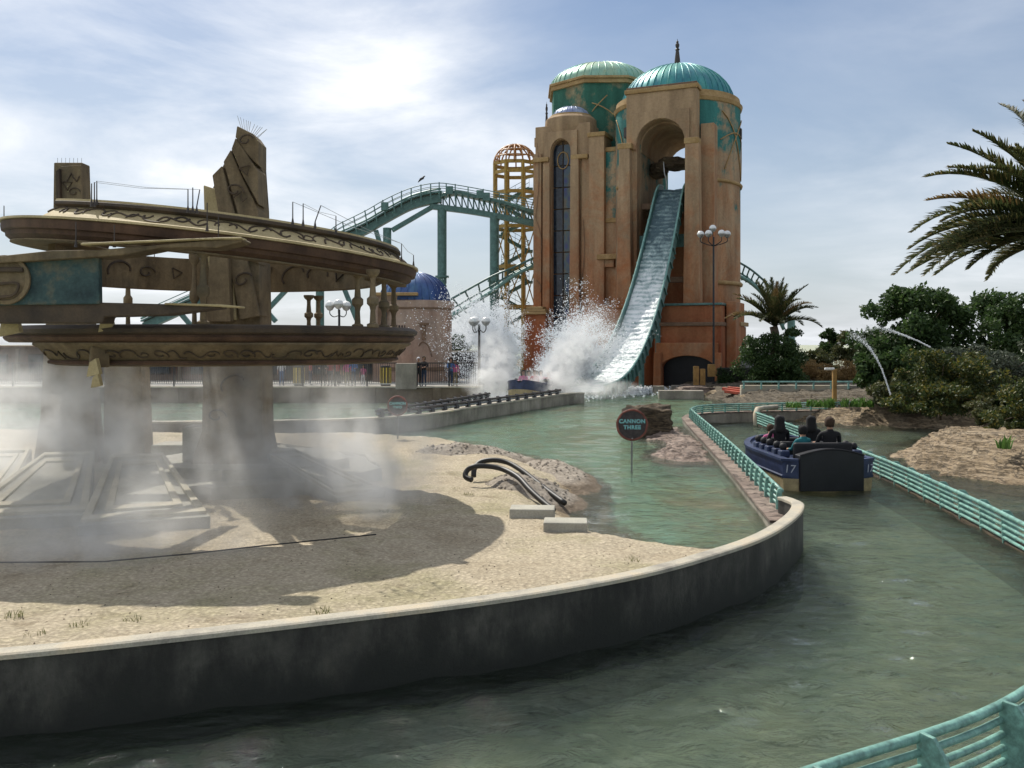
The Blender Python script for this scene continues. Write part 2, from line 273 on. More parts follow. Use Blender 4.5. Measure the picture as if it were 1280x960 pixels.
# ------------------------------------------------------------------ mesh helpers
def W(px, py, z=0.):
    """photo pixel -> point on the level z (ground, water or deck height)"""
    d = (CH-z)*F/(py-HZ); return Vector(((px-640)/F*d, d, z))
def D(px, py, d): return Vector(((px-640)/F*d, d, CH-(py-HZ)/F*d))
class MB:
    def __init__(s): s.v = []; s.f = []
    def add(s, v, f):
        o = len(s.v); s.v += [tuple(p) for p in v]; s.f += [tuple(i+o for i in q) for q in f]; return s
    def box(s, c, d, rz=0, taper=1.):
        x, y, z = (k/2 for k in d); P = []
        for zz, t in ((-z, 1), (z, taper)):
            for a, e in ((-x, -y), (x, -y), (x, y), (-x, y)):
                p = Vector((a*t, e*t, zz)); p.rotate(Euler((0, 0, rz))); P.append(p+Vector(c))
        return s.add(P, [(3, 2, 1, 0), (4, 5, 6, 7), (0, 1, 5, 4), (1, 2, 6, 5), (2, 3, 7, 6), (3, 0, 4, 7)])
    def beam(s, a, b, w, h=None):
        a, b = Vector(a), Vector(b); h = h or w; d = (b-a).normalized()
        up = Vector((0, 0, 1)) if abs(d.z) < .95 else Vector((0, 1, 0))
        r = d.cross(up).normalized(); u = r.cross(d)
        P = [p+r*i*w/2+u*j*h/2 for p in (a, b) for i, j in ((-1, -1), (1, -1), (1, 1), (-1, 1))]
        return s.add(P, [(0, 1, 2, 3), (7, 6, 5, 4), (4, 5, 1, 0), (5, 6, 2, 1), (6, 7, 3, 2), (7, 4, 0, 3)])
    def tube(s, pts, r, n=8, cap=True):
        pts = [Vector(p) for p in pts]; m = len(pts); V = []; Fc = []
        rr = r if isinstance(r, (list, tuple)) else [r]*m; pu = None
        for i, p in enumerate(pts):
            d = (pts[min(i+1, m-1)]-pts[max(i-1, 0)]).normalized()
            if pu is None: pu = d.orthogonal().normalized()
            pu = (pu-d*pu.dot(d)).normalized(); q = d.cross(pu)
            V += [p+(pu*math.cos(2*PI*k/n)+q*math.sin(2*PI*k/n))*rr[i] for k in range(n)]
        for i in range(m-1):
            for k in range(n):
                k2 = (k+1) % n; Fc.append((i*n+k, i*n+k2, (i+1)*n+k2, (i+1)*n+k))
        if cap: Fc += [tuple(range(n-1, -1, -1)), tuple((m-1)*n+k for k in range(n))]
        return s.add(V, Fc)
    def lathe(s, prof, n=32, c=(0, 0, 0), a0=0, a1=2*PI, close=False):
        full = abs(a1-a0) > 2*PI-1e-6; m = n if full else n+1; k = len(prof); V = []; Fc = []
        for i in range(m):
            a = a0+(a1-a0)*i/n
            V += [(c[0]+r*math.cos(a), c[1]+r*math.sin(a), c[2]+z) for r, z in prof]
        for i in range(n):
            j = (i+1) % m
            for q in range(k if close else k-1):
                q2 = (q+1) % k; Fc.append((i*k+q, j*k+q, j*k+q2, i*k+q2))
        if close and not full: Fc += [tuple(range(k)), tuple(n*k+q for q in range(k-1, -1, -1))]
        return s.add(V, Fc)
    def prism(s, poly, h0, h1, fn=None):
        """poly: list of (a,b); fn(a,b,h) -> world point"""
        fn = fn or (lambda a, b, h: (a, b, h)); n = len(poly)
        V = [fn(a, b, h0) for a, b in poly]+[fn(a, b, h1) for a, b in poly]
        return s.add(V, [tuple(range(n-1, -1, -1)), tuple(range(n, 2*n))]+[(i, (i+1) % n, n+(i+1) % n, n+i) for i in range(n)])
    def sweep(s, path, prof, closed_prof=True):
        """path: plan points; prof: (offset to the right, z) loop"""
        P = [Vector((p[0], p[1])) for p in path]; m = len(P); k = len(prof); V = []; Fc = []
        zs = [p[2] if len(p) > 2 else 0 for p in path]
        for i, p in enumerate(P):
            d = (P[min(i+1, m-1)]-P[max(i-1, 0)]).normalized(); r = Vector((d.y, -d.x))
            V += [(p.x+r.x*o, p.y+r.y*o, z+zs[i]) for o, z in prof]
        for i in range(m-1):
            for q in range(k if closed_prof else k-1):
                q2 = (q+1) % k; Fc.append((i*k+q, i*k+q2, (i+1)*k+q2, (i+1)*k+q))
        if closed_prof: Fc += [tuple(range(k-1, -1, -1)), tuple((m-1)*k+q for q in range(k))]
        return s.add(V, Fc)
    def arch(s, u0, u1, z0, z1, c, a, spring, v0, v1, fn, rise=None, n=14, sill=None):
        """wall u0..u1, z0..z1 with an arched opening (half width a, springing at spring), thickness v0..v1"""
        rise = rise or a; sill = z0 if sill is None else sill
        arc = [(c-a, sill)]+[(c-a*math.cos(PI*i/n), spring+rise*math.sin(PI*i/n)) for i in range(n+1)]+[(c+a, sill)]
        outer = [(u0, sill), (u0, spring)]+[(u0+(u1-u0)*i/(n-2), z1) for i in range(n-1)]+[(u1, spring), (u1, sill)]
        k = len(arc); V = []; Fc = []
        assert len(outer) == k, (len(outer), k)
        for v in (v0, v1):
            V += [fn(p[0], v, p[1]) for p in arc]+[fn(p[0], v, p[1]) for p in outer]
        for i in range(k-1):
            Fc += [(i, i+1, k+i+1, k+i), (2*k+k+i, 2*k+k+i+1, 2*k+i+1, 2*k+i), (i+1, i, 2*k+i, 2*k+i+1), (k+i, k+i+1, 3*k+i+1, 3*k+i)]
        Fc += [(0, k, 3*k, 2*k), (k-1, 2*k+k-1, 4*k-1, 2*k-1)]
        s.add(V, Fc)
        if sill > z0: s.prism([(u0, z0), (u1, z0), (u1, sill-.002), (u0, sill-.002)], v0, v1, lambda p, q, h: fn(p, h, q))
        return s
    def build(s, name, mat, parent=None, smooth=False, bevel=0, local=False, fix=True):
        me = bpy.data.meshes.new(name); me.from_pydata(s.v, [], s.f)
        if fix:
            bm = bmesh.new(); bm.from_mesh(me); bmesh.ops.recalc_face_normals(bm, faces=bm.faces); bm.to_mesh(me); bm.free()
        return link(name, me, mat, parent, smooth, bevel, local)
def link(name, me, mat, parent=None, smooth=False, bevel=0, local=False):
    if mat is not None and not me.materials: me.materials.append(MAT[mat])
    o = bpy.data.objects.new(name, me); COL.objects.link(o)
    if smooth:
        me.shade_smooth()
        if smooth != 'all':
            mo = o.modifiers.new('smooth', 'EDGE_SPLIT'); mo.split_angle = R(38)
    if bevel:
        bv = o.modifiers.new('bevel', 'BEVEL'); bv.width = bevel; bv.segments = 2; bv.limit_method = 'ANGLE'; bv.angle_limit = R(40)
        bv.harden_normals = False
    attach(o, parent, local); return o
def attach(o, parent, local=False):
    if parent is None: return
    o.parent = parent
    if not local:
        # mesh is in world coordinates: undo the base point of the thing it belongs to
        p = parent; t = Vector((0, 0, 0))
        if p.type == 'EMPTY': t = Vector(p.location)
        o.matrix_parent_inverse = Matrix.Translation(-t)
def tag(o, label=None, cat=None, group=None, kind=None):
    for k, v in (('label', label), ('category', cat), ('group', group), ('kind', kind)):
        if v: o[k] = v
    return o
def thing(name, label, cat, loc, rz=0, group=None):
    o = bpy.data.objects.new(name, None); COL.objects.link(o); o.location = loc; o.rotation_euler = (0, 0, rz)
    o.empty_display_size = .3
    return tag(o, label, cat, group)
def copy_tree(o, parent=None):
    c = o.copy(); COL.objects.link(c)
    if parent is not None: c.parent = parent
    for ch in list(o.children): copy_tree(ch, c)
    return c
def inst(o, parent, M):
    """another copy of a part, same mesh, placed by matrix in its parent's frame"""
    c = o.copy(); COL.objects.link(c); c.parent = parent; c.matrix_parent_inverse = Matrix(); c.matrix_basis = M; return c
def smoothpath(pts, n=6):
    """Catmull-Rom through the points"""
    P = [Vector(p) for p in pts]; P = [P[0]*2-P[1]]+P+[P[-1]*2-P[-2]]; out = []
    for i in range(1, len(P)-2):
        for k in range(n):
            t = k/n; a, b, c, d = P[i-1:i+3]
            out.append(.5*((2*b)+(c-a)*t+(2*a-5*b+4*c-d)*t*t+(3*b-a-3*c+d)*t**3))
    out.append(P[-2]); return out
def inpoly(x, y, poly):
    ins = np.zeros(x.shape, bool); n = len(poly)
    for i in range(n):
        x1, y1 = poly[i]; x2, y2 = poly[(i+1) % n]
        c = ((y1 > y) != (y2 > y)) & (x < (x2-x1)*(y-y1)/(y2-y1+1e-12)+x1); ins ^= c
    return ins
def sdist(x, y, poly):
    """signed distance, positive inside"""
    d = np.full(x.shape, 1e9); n = len(poly)
    for i in range(n):
        a = np.array(poly[i]); b = np.array(poly[(i+1) % n]); e = b-a; l2 = e@e+1e-12
        t = np.clip(((x-a[0])*e[0]+(y-a[1])*e[1])/l2, 0, 1); d = np.minimum(d, np.hypot(x-a[0]-t*e[0], y-a[1]-t*e[1]))
    return np.where(inpoly(x, y, poly), d, -d)
def fnoise(x, y, s=1., oct=4, seed=0):
    out = np.zeros(x.size); X = x.ravel()*s; Y = y.ravel()*s
    for i in range(x.size): out[i] = mnoise.fractal(Vector((X[i], Y[i], seed)), .6, 2.1, oct)
    return out.reshape(x.shape)
def heightfield(name, xs, ys, zf, mat, keep=None, smooth=True, whole=False, snap=None):
    X, Y = np.meshgrid(xs, ys); Z = zf(X, Y); ny, nx = X.shape
    V = np.stack([X, Y, Z], -1).reshape(-1, 3); idx = np.arange(nx*ny).reshape(ny, nx)
    q = np.stack([idx[:-1, :-1], idx[:-1, 1:], idx[1:, 1:], idx[1:, :-1]], -1).reshape(-1, 4)
    if keep is not None:
        k = keep(X, Y, Z).ravel(); q = q[k[q].all(1) if whole else k[q].any(1)]
    if snap is not None:      # pull the rim that would cross a wall back to its middle line
        poly, line = snap; L_ = np.array([(p.x, p.y) for p in line]); L_ = np.concatenate([L_[:-1]+(L_[1:]-L_[:-1])*t for t in np.linspace(0, 1, 6)[:-1]])
        u = np.unique(q); out = u[sdist(V[u, 0], V[u, 1], poly) < 0]
        for i in out: V[i, :2] = L_[np.argmin(((L_-V[i, :2])**2).sum(1))]
    me = bpy.data.meshes.new(name); me.from_pydata(V.tolist(), [], q.tolist())
    return link(name, me, mat, smooth='all' if smooth else False)
def sheet(name, poly, z, mat):
    return MB().add([(p[0], p[1], z) for p in poly], [tuple(range(len(poly)))]).build(name, mat)
def blob_rock(name, c, size, mat, seed=0, sub=4, amp=.25, strat=0, parent=None, rz=0):
    bm = bmesh.new(); bmesh.ops.create_icosphere(bm, subdivisions=sub, radius=1)
    for v in bm.verts:
        p = v.co.copy(); q = Vector((max(-.78, min(.78, p.x)), max(-.78, min(.78, p.y)), max(-.7, min(.7, p.z))))
        k = 1+amp*mnoise.fractal(p*1.4+Vector((seed*7.1, 0, 0)), .7, 2, 5)+amp*.6*mnoise.noise(p*3.7+Vector((0, seed, 0)))
        v.co = q*1.25*k
        if strat: v.co.xy *= 1+strat*math.sin(v.co.z*14+2*mnoise.noise(p*2))
        v.co = Vector((v.co.x*size[0], v.co.y*size[1], v.co.z*size[2]))
    me = bpy.data.meshes.new(name); bm.to_mesh(me); bm.free()
    me.transform(Matrix.Translation(c) @ Matrix.Rotation(rz, 4, 'Z'))
    return link(name, me, mat, parent, smooth=True)
# ================================================================== THE SETTING
def struct(o): o['kind'] = 'structure'; return o
POOL = .3
struct(sheet('ground', [(-3000, -200), (3000, -200), (3000, 4000), (-3000, 4000)], -.75, 'bed'))
# outer wall of the sand island: plan points of its outer top edge, read along the wall top (z .85)
WT = .85
wall_px = [(-260, 838), (0, 817), (200, 797), (440, 770), (640, 745), (800, 717), (900, 690), (960, 668), (995, 645), (1004, 630)]
wall_out = [W(px, py, WT).xy for px, py in wall_px]+[Vector((5.57, 18.1)), Vector((5.50, 18.42))]
wall_path = [Vector((p.x, p.y, 0)) for p in smoothpath([Vector((p.x, p.y, 0)) for p in wall_out], 7)]
def offs(path, o):
    out = []
    for i, p in enumerate(path):
        d = (path[min(i+1, len(path)-1)]-path[max(i-1, 0)]); d.z = 0; d.normalize(); out.append(Vector((p.x+d.y*o, p.y-d.x*o, 0)))
    return out
inner = offs(wall_path, -.22)
# sand
shore_px = [(840, 691), (790, 687), (740, 668), (703, 642), (716, 606), (640, 571), (560, 558), (450, 551), (300, 552), (0, 546)]
shore = [W(px, py, POOL) for px, py in shore_px]
SAND = [(p.x, p.y) for p in inner if p.x < 3.4]+[(p.x, p.y) for p in shore]+[(-24, 30), (-24, 9)]
GR = [W(600, 600, .8), W(560, 571, .6), W(665, 600, .6)]
def sand_z(X, Y):
    sd = sdist(X, Y, [(p.x, p.y) for p in shore]+[(-24, 30), (-24, 4), (6, 4), (6, 13.6)])
    z = .05+.66*np.clip(sd/1.6+.35, 0, 1)**.8
    z += .05*fnoise(X, Y, .5, 4, 3)+.025*fnoise(X, Y, 2.2, 3, 8)
    return z
xs = np.linspace(-24, 6, 190); ys = np.linspace(8, 38, 180)
sand = heightfield('sand', xs, ys, sand_z, 'sand', lambda X, Y, Z: (sdist(X, Y, SAND) > -.9) & ((sdist(X, Y, [(p.x, p.y) for p in inner]+[(6, 40), (-24, 40)]) > 0)), snap=([(p.x, p.y) for p in offs(wall_path, -.1)]+[(6, 40), (-24, 40)], offs(wall_path, -.1)))
struct(sand)
# water
def wave_sheet(name, xs, ys, z, mat, keep, amp, s, whole=False):
    def zf(X, Y):
        w = np.zeros(X.shape); r = np.random.default_rng(3)
        for k in range(26):
            a = r.uniform(0, 2*PI); f = s*r.uniform(.7, 4.2); w += np.sin((X*math.cos(a)+Y*math.sin(a))*f+r.uniform(0, 6.28)+.6*np.sin(X*.7*k*.2+Y*.5))/(f/s)
        return z+amp*w*.35
    return struct(heightfield(name, xs, ys, zf, mat, keep, whole=whole))
ch_x = np.concatenate([np.linspace(-14, -6.2, 12), np.linspace(-6, 18, 260), np.linspace(18.6, 60, 30)])
ch_y = np.concatenate([np.linspace(3, 24, 250), np.linspace(24.2, 75, 170)])
rw = [Vector(p) for p in ((5.34, 17.6, 0), (6.55, 27.5, 0), (7.95, 40.2, 0), (8.35, 42.8, 0), (9.3, 44.8, 0), (11.4, 46, 0), (15, 46.8, 0), (21, 48, 0))]
rw_path = smoothpath(rw, 8)
POOLP = [(p.x-.1, p.y) for p in rw_path]+[(24, 76), (-45, 76), (-45, 22), (-20, 12)]+[(p.x, p.y+.1) for p in inner if -6 < p.x < 5.4]
wave_sheet('channel_water', ch_x, ch_y, 0, 'water_channel', lambda X, Y, Z: sdist(X, Y, POOLP) < .25, .028, 2.8)
struct(heightfield('pool_bed', np.linspace(-45, 22, 200), np.linspace(9, 76, 200), lambda X, Y: -.12+0*X, 'pool_bed', lambda X, Y, Z: sdist(X, Y, POOLP) > 0, whole=True))
wave_sheet('pool_water', np.linspace(-45, 22, 260), np.concatenate([np.linspace(9, 34, 170), np.linspace(34.3, 76, 120)]), POOL, 'water_pool', lambda X, Y, Z: sdist(X, Y, POOLP) > 0, .012, 2.2, True)
# the land on the right: ledged rock shore rising to planted ground
LAND = [(12.6, 48.2), (14.3, 46.6), (16.4, 44.1), (18.8, 42.3), (20.6, 40.4), (18.6, 37.6), (15.6, 35.6), (13.9, 33), (12.75, 30), (12.85, 27.4), (13.9, 25), (16.5, 22), (21, 17), (75, 12), (75, 120), (12.6, 120)]
def land_z(X, Y):
    sd = sdist(X, Y, LAND)+.5*fnoise(X, Y, .45, 4, 5)
    z = np.clip(sd*.42, -.6, .85)+np.clip(sd-2, 0, 8)*.05
    z += .22*fnoise(X, Y, .35, 5, 11)*np.clip(sd, 0, 1)+.09*fnoise(X, Y, 1.6, 4, 2)*np.clip(sd+.3, 0, 1)
    zq = np.round(z/.14)*.14; k = np.clip(1.3-sd/9, .25, .8)
    return z*(1-k)+zq*k-.02
struct(heightfield('rock_shore', np.concatenate([np.linspace(10.5, 26, 170), np.linspace(26.3, 75, 60)]), np.concatenate([np.linspace(17, 52, 270), np.linspace(52.5, 120, 60)]), land_z, 'shore_ground', lambda X, Y, Z: sdist(X, Y, LAND) > -1.2))
# ground round the towers and the visitors' promenade
struct(MB().prism([(9.5, 70), (11, 67), (21, 66), (26, 66), (26, 260), (-2, 260), (-2, 74), (4, 73)], -1, .42).build('tower_ground', 'soil', bevel=.05))
struct(MB().prism([(-70, 57.3), (-1.9, 57.3), (-1.9, 240), (-70, 240)], -1, 1.2).build('promenade', 'plaza_floor', bevel=.04))

# ================================================================== WALLS AND GUIDE RAILS
t = thing('channel_wall', 'curved grey concrete wall holding the sand island above dark water', 'wall', (0, wall_path[30].y, 0))
MB().sweep(wall_path, [(0, -1), (0, WT-.062), (-.19, WT-.062), (-.19, -1)]).build('wall_face', 'wet_concrete', t)
MB().sweep(wall_path, [(.02, WT-.06), (.02, WT-.015), (-.005, WT), (-.195, WT), (-.21, WT-.015), (-.21, WT-.06)]).build('coping', 'concrete_cap', t)
t = thing('pool_wall', 'long straight concrete ledge between shallow pool and boat channel', 'wall', (6.5, 27, 0))
MB().sweep(rw_path, [(.05, -1), (.05, .46), (-.36, .46), (-.36, -1)]).build('wall_face', 'concrete', t)
MB().sweep(rw_path, [(.07, .462), (.07, .52), (-.40, .52), (-.40, .462)]).build('coping', 'rock_pink', t)
t = thing('splash_wall', 'low concrete wall along the splash run below the slide', 'wall', (-1.5, 44, 0))
sw = [Vector((W(px, py, POOL).x, W(px, py, POOL).y, 0)) for px, py in ((150, 549), (380, 546), (520, 538), (600, 524), (705, 506))]+[Vector((4.4, 55.8, 0))]
sw_path = smoothpath(sw, 6)
MB().sweep(sw_path, [(0, -1), (0, .88), (-.45, .88), (-.45, -1)]).build('wall_face', 'concrete', t, bevel=.03)
MB().sweep(sw_path, [(.03, .882), (.03, .95), (-.48, .95), (-.48, .882)]).build('coping', 'concrete_cap', t)
t = thing('promenade_wall', 'brownish retaining wall under the visitors\' railing', 'wall', (-20, 57, 0))
MB().box((-36, 57.1, .05), (68.2, .35, 2.28)).build('wall_face', 'wall_stain', t)
for x in np.arange(-33, -2, 4.05):
    MB().box((x, 56.9, .1), (.5, .12, 2.2)).build('pilaster', 'wall_stain', t, bevel=.02)
MB().box((-36, 57.08, 1.235), (68.3, .5, .085)).build('coping', 'concrete_cap', t)
# splash-run guide rails with dark brackets
for k, (px0, py0, px1, py1, lab) in enumerate(((470, 521, 612, 497, 'dark steel boat guide rail on the far side of the splash run'), (520, 527.5, 668, 499.5, 'dark steel boat guide rail along the low splash wall coping'))):
    a, b = (W(px0, py0, .98), W(px1, py1, .98))
    if k: a, b = sw_path[12]+Vector((-.2, .1, .95)), sw_path[-7]+Vector((-.2, .1, .95))
    t = thing('splash_guide_rail', lab, 'rail', (a+b)/2)
    MB().tube([a+Vector((0, 0, .22)), b+Vector((0, 0, .22))], .06).build('rail_tube', 'dark_iron', t)
    MB().tube([a+Vector((0, 0, .1)), b+Vector((0, 0, .1))], .045).build('rail_tube', 'grey_metal', t)
    n = 15
    for i in range(n):
        p = a.lerp(b, (i+.5)/n); d = (b-a).normalized()
        MB().prism([(-.06, -.05), (.10, -.05), (.03, .28), (-.09, .32)], -.14, .14, lambda q, w_, h: p+Vector((d.y, -d.x, 0))*q+d*h+Vector((0, 0, w_))).build('bracket', 'black_metal', t)

def guide_rail(name, label, path, z0, z1, ntube, r, step, plate, side=1, mat='teal_rail'):
    """tubes one over the other along a plan path, carried by curved plate brackets"""
    t = thing(name, label, 'rail', (path[len(path)//2].x, path[len(path)//2].y, 0))
    for k in range(ntube):
        z = z0+(z1-z0)*k/(ntube-1); lean = -side*.05*(k/(ntube-1))**2
        rr = r*1.35 if k == ntube-1 else r
        MB().tube([(p.x, p.y, z) for p in offs(path, lean)], rr, 8).build('rail_tube', mat, t, smooth='all')
    # bracket stations by arc length
    acc = 0; last = 0
    h = z1-z0
    pdp = .27 if side > 0 else .07
    prof = [(-.02, -.12), (pdp, -.12), (pdp, h*.45), (pdp*.8, h*.82), (pdp*.4, h+r*1.5), (-.02, h+r*1.7), (-.05, h*.9), (-.03, 0)]
    me = None
    for i in range(1, len(path)):
        seg = (path[i]-path[i-1]); l = seg.length
        while last <= acc+l and l > 0:
            p = path[i-1]+seg*((last-acc)/l); d = seg.normalized(); last += step
            if me is None:
                o = MB().prism(prof, -plate/2, plate/2, lambda a, b, w: (a, w, b)).build('bracket', mat, t, bevel=.006, local=True); me = o
                q = o
            else:
                q = me.copy(); COL.objects.link(q); q.parent = t
            q.matrix_parent_inverse = Matrix.Translation(-Vector(t.location))
            rt = Vector((d.y, -d.x, 0))*side
            q.matrix_basis = Matrix(((rt.x, d.x, 0, p.x), (rt.y, d.y, 0, p.y), (0, 0, 1, z0), (0, 0, 0, 1)))
        acc += l
    return t
near = [Vector(p) for p in ((-2.2, 5.0, 0), (.3, 6.0, 0), (2.49, 7.16, 0), (4.78, 8.6, 0), (7.3, 11.3, 0), (8.9, 14.6, 0), (9.62, 18, 0), (10.1, 21.5, 0), (10.7, 26.7, 0), (11.25, 35, 0), (11.8, 44.3, 0))]
near_path = smoothpath(near, 8)
guide_rail('boat_guide_rail', 'pale teal five-tube guide rail along the outer edge of the boat channel', near_path, .12, .60, 5, .033, 1.25, .045, 1)
t = thing('outer_channel_wall', 'low brown stained kerb under the pale teal guide rail', 'wall', (9.6, 18, 0))
MB().sweep(near_path, [(.0, -1), (.0, .05), (.42, .05), (.42, -1)]).build('kerb', 'rock_dark', t)
e = near_path[-1]
t = tag(MB().tube([(e.x-.02, e.y, -.3), (e.x-.02, e.y+.1, .5), (e.x+.15, e.y+.5, .72), (e.x+.6, e.y+1.1, .74), (e.x+1.5, e.y+1.9, .74)], [.16, .15, .13, .12, .12], 8).build('rail_end', 'concrete_cap', None, smooth='all'), 'pale rounded concrete end block of the outer guide rail by the rock ledge', 'end block')
rpath = [p for p in offs(rw_path, -.02) if p.y > 18.55]
guide_rail('boat_guide_rail', 'darker teal guide rail standing on the concrete ledge beside the shallow pool', rpath, .60, .90, 4, .03, .8, .07, -1)

# ================================================================== SAND ISLAND DETAILS
def gravel_z(X, Y):
    z = np.full(X.shape, -.2)
    for (c, rx, ry, h, a) in ((W(650, 606, .7), 1.25, 1.5, .66, .3), (W(575, 570, .55), 2.2, 1.5, .62, .1), (W(690, 592, .4), 1.0, 2.6, .42, .2)):
        dx, dy = X-c.x, Y-c.y; u = dx*math.cos(a)+dy*math.sin(a); v = -dx*math.sin(a)+dy*math.cos(a)
        e_ = (u/rx)**2+(v/ry)**2; z = np.maximum(z, h*np.exp(-e_*.9)+.30-.42*(1-np.exp(-e_*.35)))
    return z+.05*fnoise(X, Y, 1.4, 4, 21)+.04*fnoise(X, Y, 5, 3, 4)
struct(heightfield('gravel', np.linspace(-6, 5, 130), np.linspace(18, 38, 150), gravel_z, 'gravel', lambda X, Y, Z: Z > .24))
# loose pebbles on the gravel heap (uncountable)
pm = MB(); c0 = W(655, 603, .7)
PX = rng.uniform(-5, 4, 5200); PY = rng.uniform(19, 36, 5200); PZ = gravel_z(PX, PY)
for x, y, z in zip(PX, PY, PZ):
    if z > .48:
        s = random.uniform(.02, .06); pts = [Vector(q)*s*random.uniform(.7, 1.3) for q in ((1, 0, 0), (0, 1, 0), (-1, 0, 0), (0, -1, 0), (0, 0, .7), (0, 0, -.7))]
        pm.add([p+Vector((x, y, z)) for p in pts], [(0, 1, 4), (1, 2, 4), (2, 3, 4), (3, 0, 4), (1, 0, 5), (2, 1, 5), (3, 2, 5), (0, 3, 5)])
tag(pm.build('pebbles', 'gravel', fix=False), 'loose grey pebbles scattered over the gravel heap', 'pebbles', kind='stuff')
# low stones and dry tufts on the sand
gm = MB()
for i in range(1100):
    x = random.uniform(-9, 3); y = random.uniform(9.5, 20); 
    if not (sdist(np.array([x]), np.array([y]), SAND)[0] > .15): continue
    z = float(sand_z(np.array([[x]]), np.array([[y]]))[0, 0]); s = random.uniform(.005, .015)
    gm.add([Vector(q)*s+Vector((x, y, z+s*.2)) for q in ((1, 0, 0), (0, 1.2, 0), (-1, 0, 0), (0, -1, 0), (.1, 0, .7))], [(0, 1, 4), (1, 2, 4), (2, 3, 4), (3, 0, 4)])
tag(gm.build('sand_grit', 'rock_dark', fix=False), 'small dark stones scattered over the pale sand', 'grit', kind='stuff')
def tuft(px, py, n, h, sp, name='grass_tuft', mat='grass_blade', lab='', z=None, grp=None, d=None):
    c = W(px, py, .72 if z is None else z) if d is None else D(px, py, d)
    m_ = MB()
    for i in range(n):
        a = random.uniform(0, 2*PI); r0 = sp*math.sqrt(random.random()); b0 = c+Vector((r0*math.cos(a), r0*math.sin(a), -.02)); hh = h*random.uniform(.5, 1)
        l = Vector((random.uniform(-.5, .5), random.uniform(-.5, .5), 1))*hh; w = h*(.09 if mat == "leaf_bright" else .05); q = Vector((math.sin(a*3), math.cos(a*3), 0))*w
        m_.add([b0-q, b0+q, b0+l*.6+q*.7, b0+l+Vector((l.x, l.y, -.2*hh))*.5, b0+l*.6-q*.7], [(0, 1, 2, 4), (4, 2, 3)])
    o = m_.build(name, mat, fix=False); return tag(o, lab, 'grass', grp)
for px, py in ((100, 783), (165, 776), (15, 770), (45, 795), (570, 612), (585, 618), (400, 765), (790, 700), (480, 640)):
    tuft(px, py, 26, .11, .11, lab='sparse dry grass tuft sprouting from the pale sand', grp='dry tufts on the sand')
# two black hoses bent over the heap
for nm, pts, lab in (('hose', [(590, 600, 20.4), (582, 596, 20.5), (584, 588, 20.6), (594, 583, 20.6), (612, 583, 20.7), (630, 587, 20.6), (648, 597, 20.1), (662, 612, 19.6), (676, 625, 19.2), (692, 638, 18.8)], 'black hose bent over the gravel heap, hooked end to the mist'),
                     ('hose', [(592, 596, 21.3), (593, 586, 21.4), (600, 578, 21.6), (616, 575, 21.6), (634, 578, 21.5), (652, 588, 21.1), (670, 602, 20.6), (688, 616, 20.1), (706, 629, 19.6)], 'upper black hose arched over the gravel heap down to the pool')):
    o = MB().tube(smoothpath([D(*p) for p in pts], 5), .062, 8).build('hose', 'hose_black', smooth='all'); tag(o, lab, 'hose')
for (px, py, w, lab) in ((666, 652, .82, 'pale concrete block beside the gravel heap, farther from the channel wall'), (708, 670, .74, 'pale concrete block at the pool edge, nearer the channel wall')):
    c = W(px, py, .68); tag(MB().box((c.x, c.y+.25, .68), (w, .5, .44), R(-4)).build('concrete_block', 'slab_stone', bevel=.02), lab, 'block')
c = W(500, 690, .74); 
tag(MB().tube([W(0, 703, .76), W(130, 702, .76), W(240, 692, .76), W(330, 682, .77), W(470, 668, .77)], .012, 6).build('irrigation_pipe', 'hose_black', smooth='all'), 'thin dark irrigation pipe lying across the sand', 'pipe')

# ---- the ruined stone ring
C0 = Vector((-6.15, 19.5, 0)); GZ = .72
ruin = thing('stone_ruin', 'ruined round stone monument of two tilted rings on carved pillars', 'ruin', (C0.x, C0.y, GZ))
TILT_U = Matrix.Translation(Vector((C0.x, C0.y, 5.85))) @ Matrix.Rotation(R(5.6), 4, 'Y') @ Matrix.Translation(-Vector((C0.x, C0.y, 5.85)))
def tilt(o, M=TILT_U): o.data.transform(M); return o
cU = (C0.x, C0.y, 0)
def A(d): return R(d)
# upper ring: dark outer cornice, soffit, sloping gold frieze, crest
def ring(prof, n, a0=0, a1=2*PI): return MB().lathe(prof, n, cU, a0, a1, close=True)
fr0, fr1 = A(-122), A(12)
UR0, UR1 = A(-196), A(14)
tilt(ring([(4.12, 5.80), (4.12, 5.87), (4.0, 5.90), (2.95, 5.93), (2.82, 5.86), (2.86, 5.74), (3.40, 5.65), (3.70, 5.58), (3.92, 5.56), (3.98, 5.60), (4.02, 5.63), (4.03, 5.70), (4.10, 5.72)], 90, UR0, UR1).build('upper_ring', 'ruin_red', ruin, smooth=True))
tilt(ring([(2.78, 5.71), (2.84, 5.69), (3.36, 5.58), (3.72, 5.51), (3.94, 5.53), (3.93, 5.557), (3.70, 5.577), (3.40, 5.647), (2.84, 5.737)], 90, UR0, UR1).build('soffit', 'ruin', ruin, smooth=True))
tilt(ring([(4.08, 5.872), (4.16, 5.885), (4.15, 5.925), (4.02, 5.945), (3.94, 5.92)], 90, UR0, UR1).build('upper_ring_lip', 'ruin_gold', ruin, smooth=True))
tilt(ring([(3.99, 5.935), (3.66, 6.17), (3.56, 6.17), (3.56, 5.91)], 80, fr0, fr1).build('frieze', 'ruin_gold', ruin, smooth=True))
tilt(ring([(3.70, 6.16), (3.75, 6.20), (3.74, 6.25), (3.68, 6.28), (3.55, 6.27), (3.52, 6.16)], 80, fr0-.015, fr1).build('crest', 'ruin_dark', ruin, smooth=True))
tilt(ring([(3.72, 6.262), (3.70, 6.30), (3.56, 6.295), (3.54, 6.265)], 80, fr0-.02, fr1).build('crest_cap', 'ruin_gold', ruin, smooth=True))
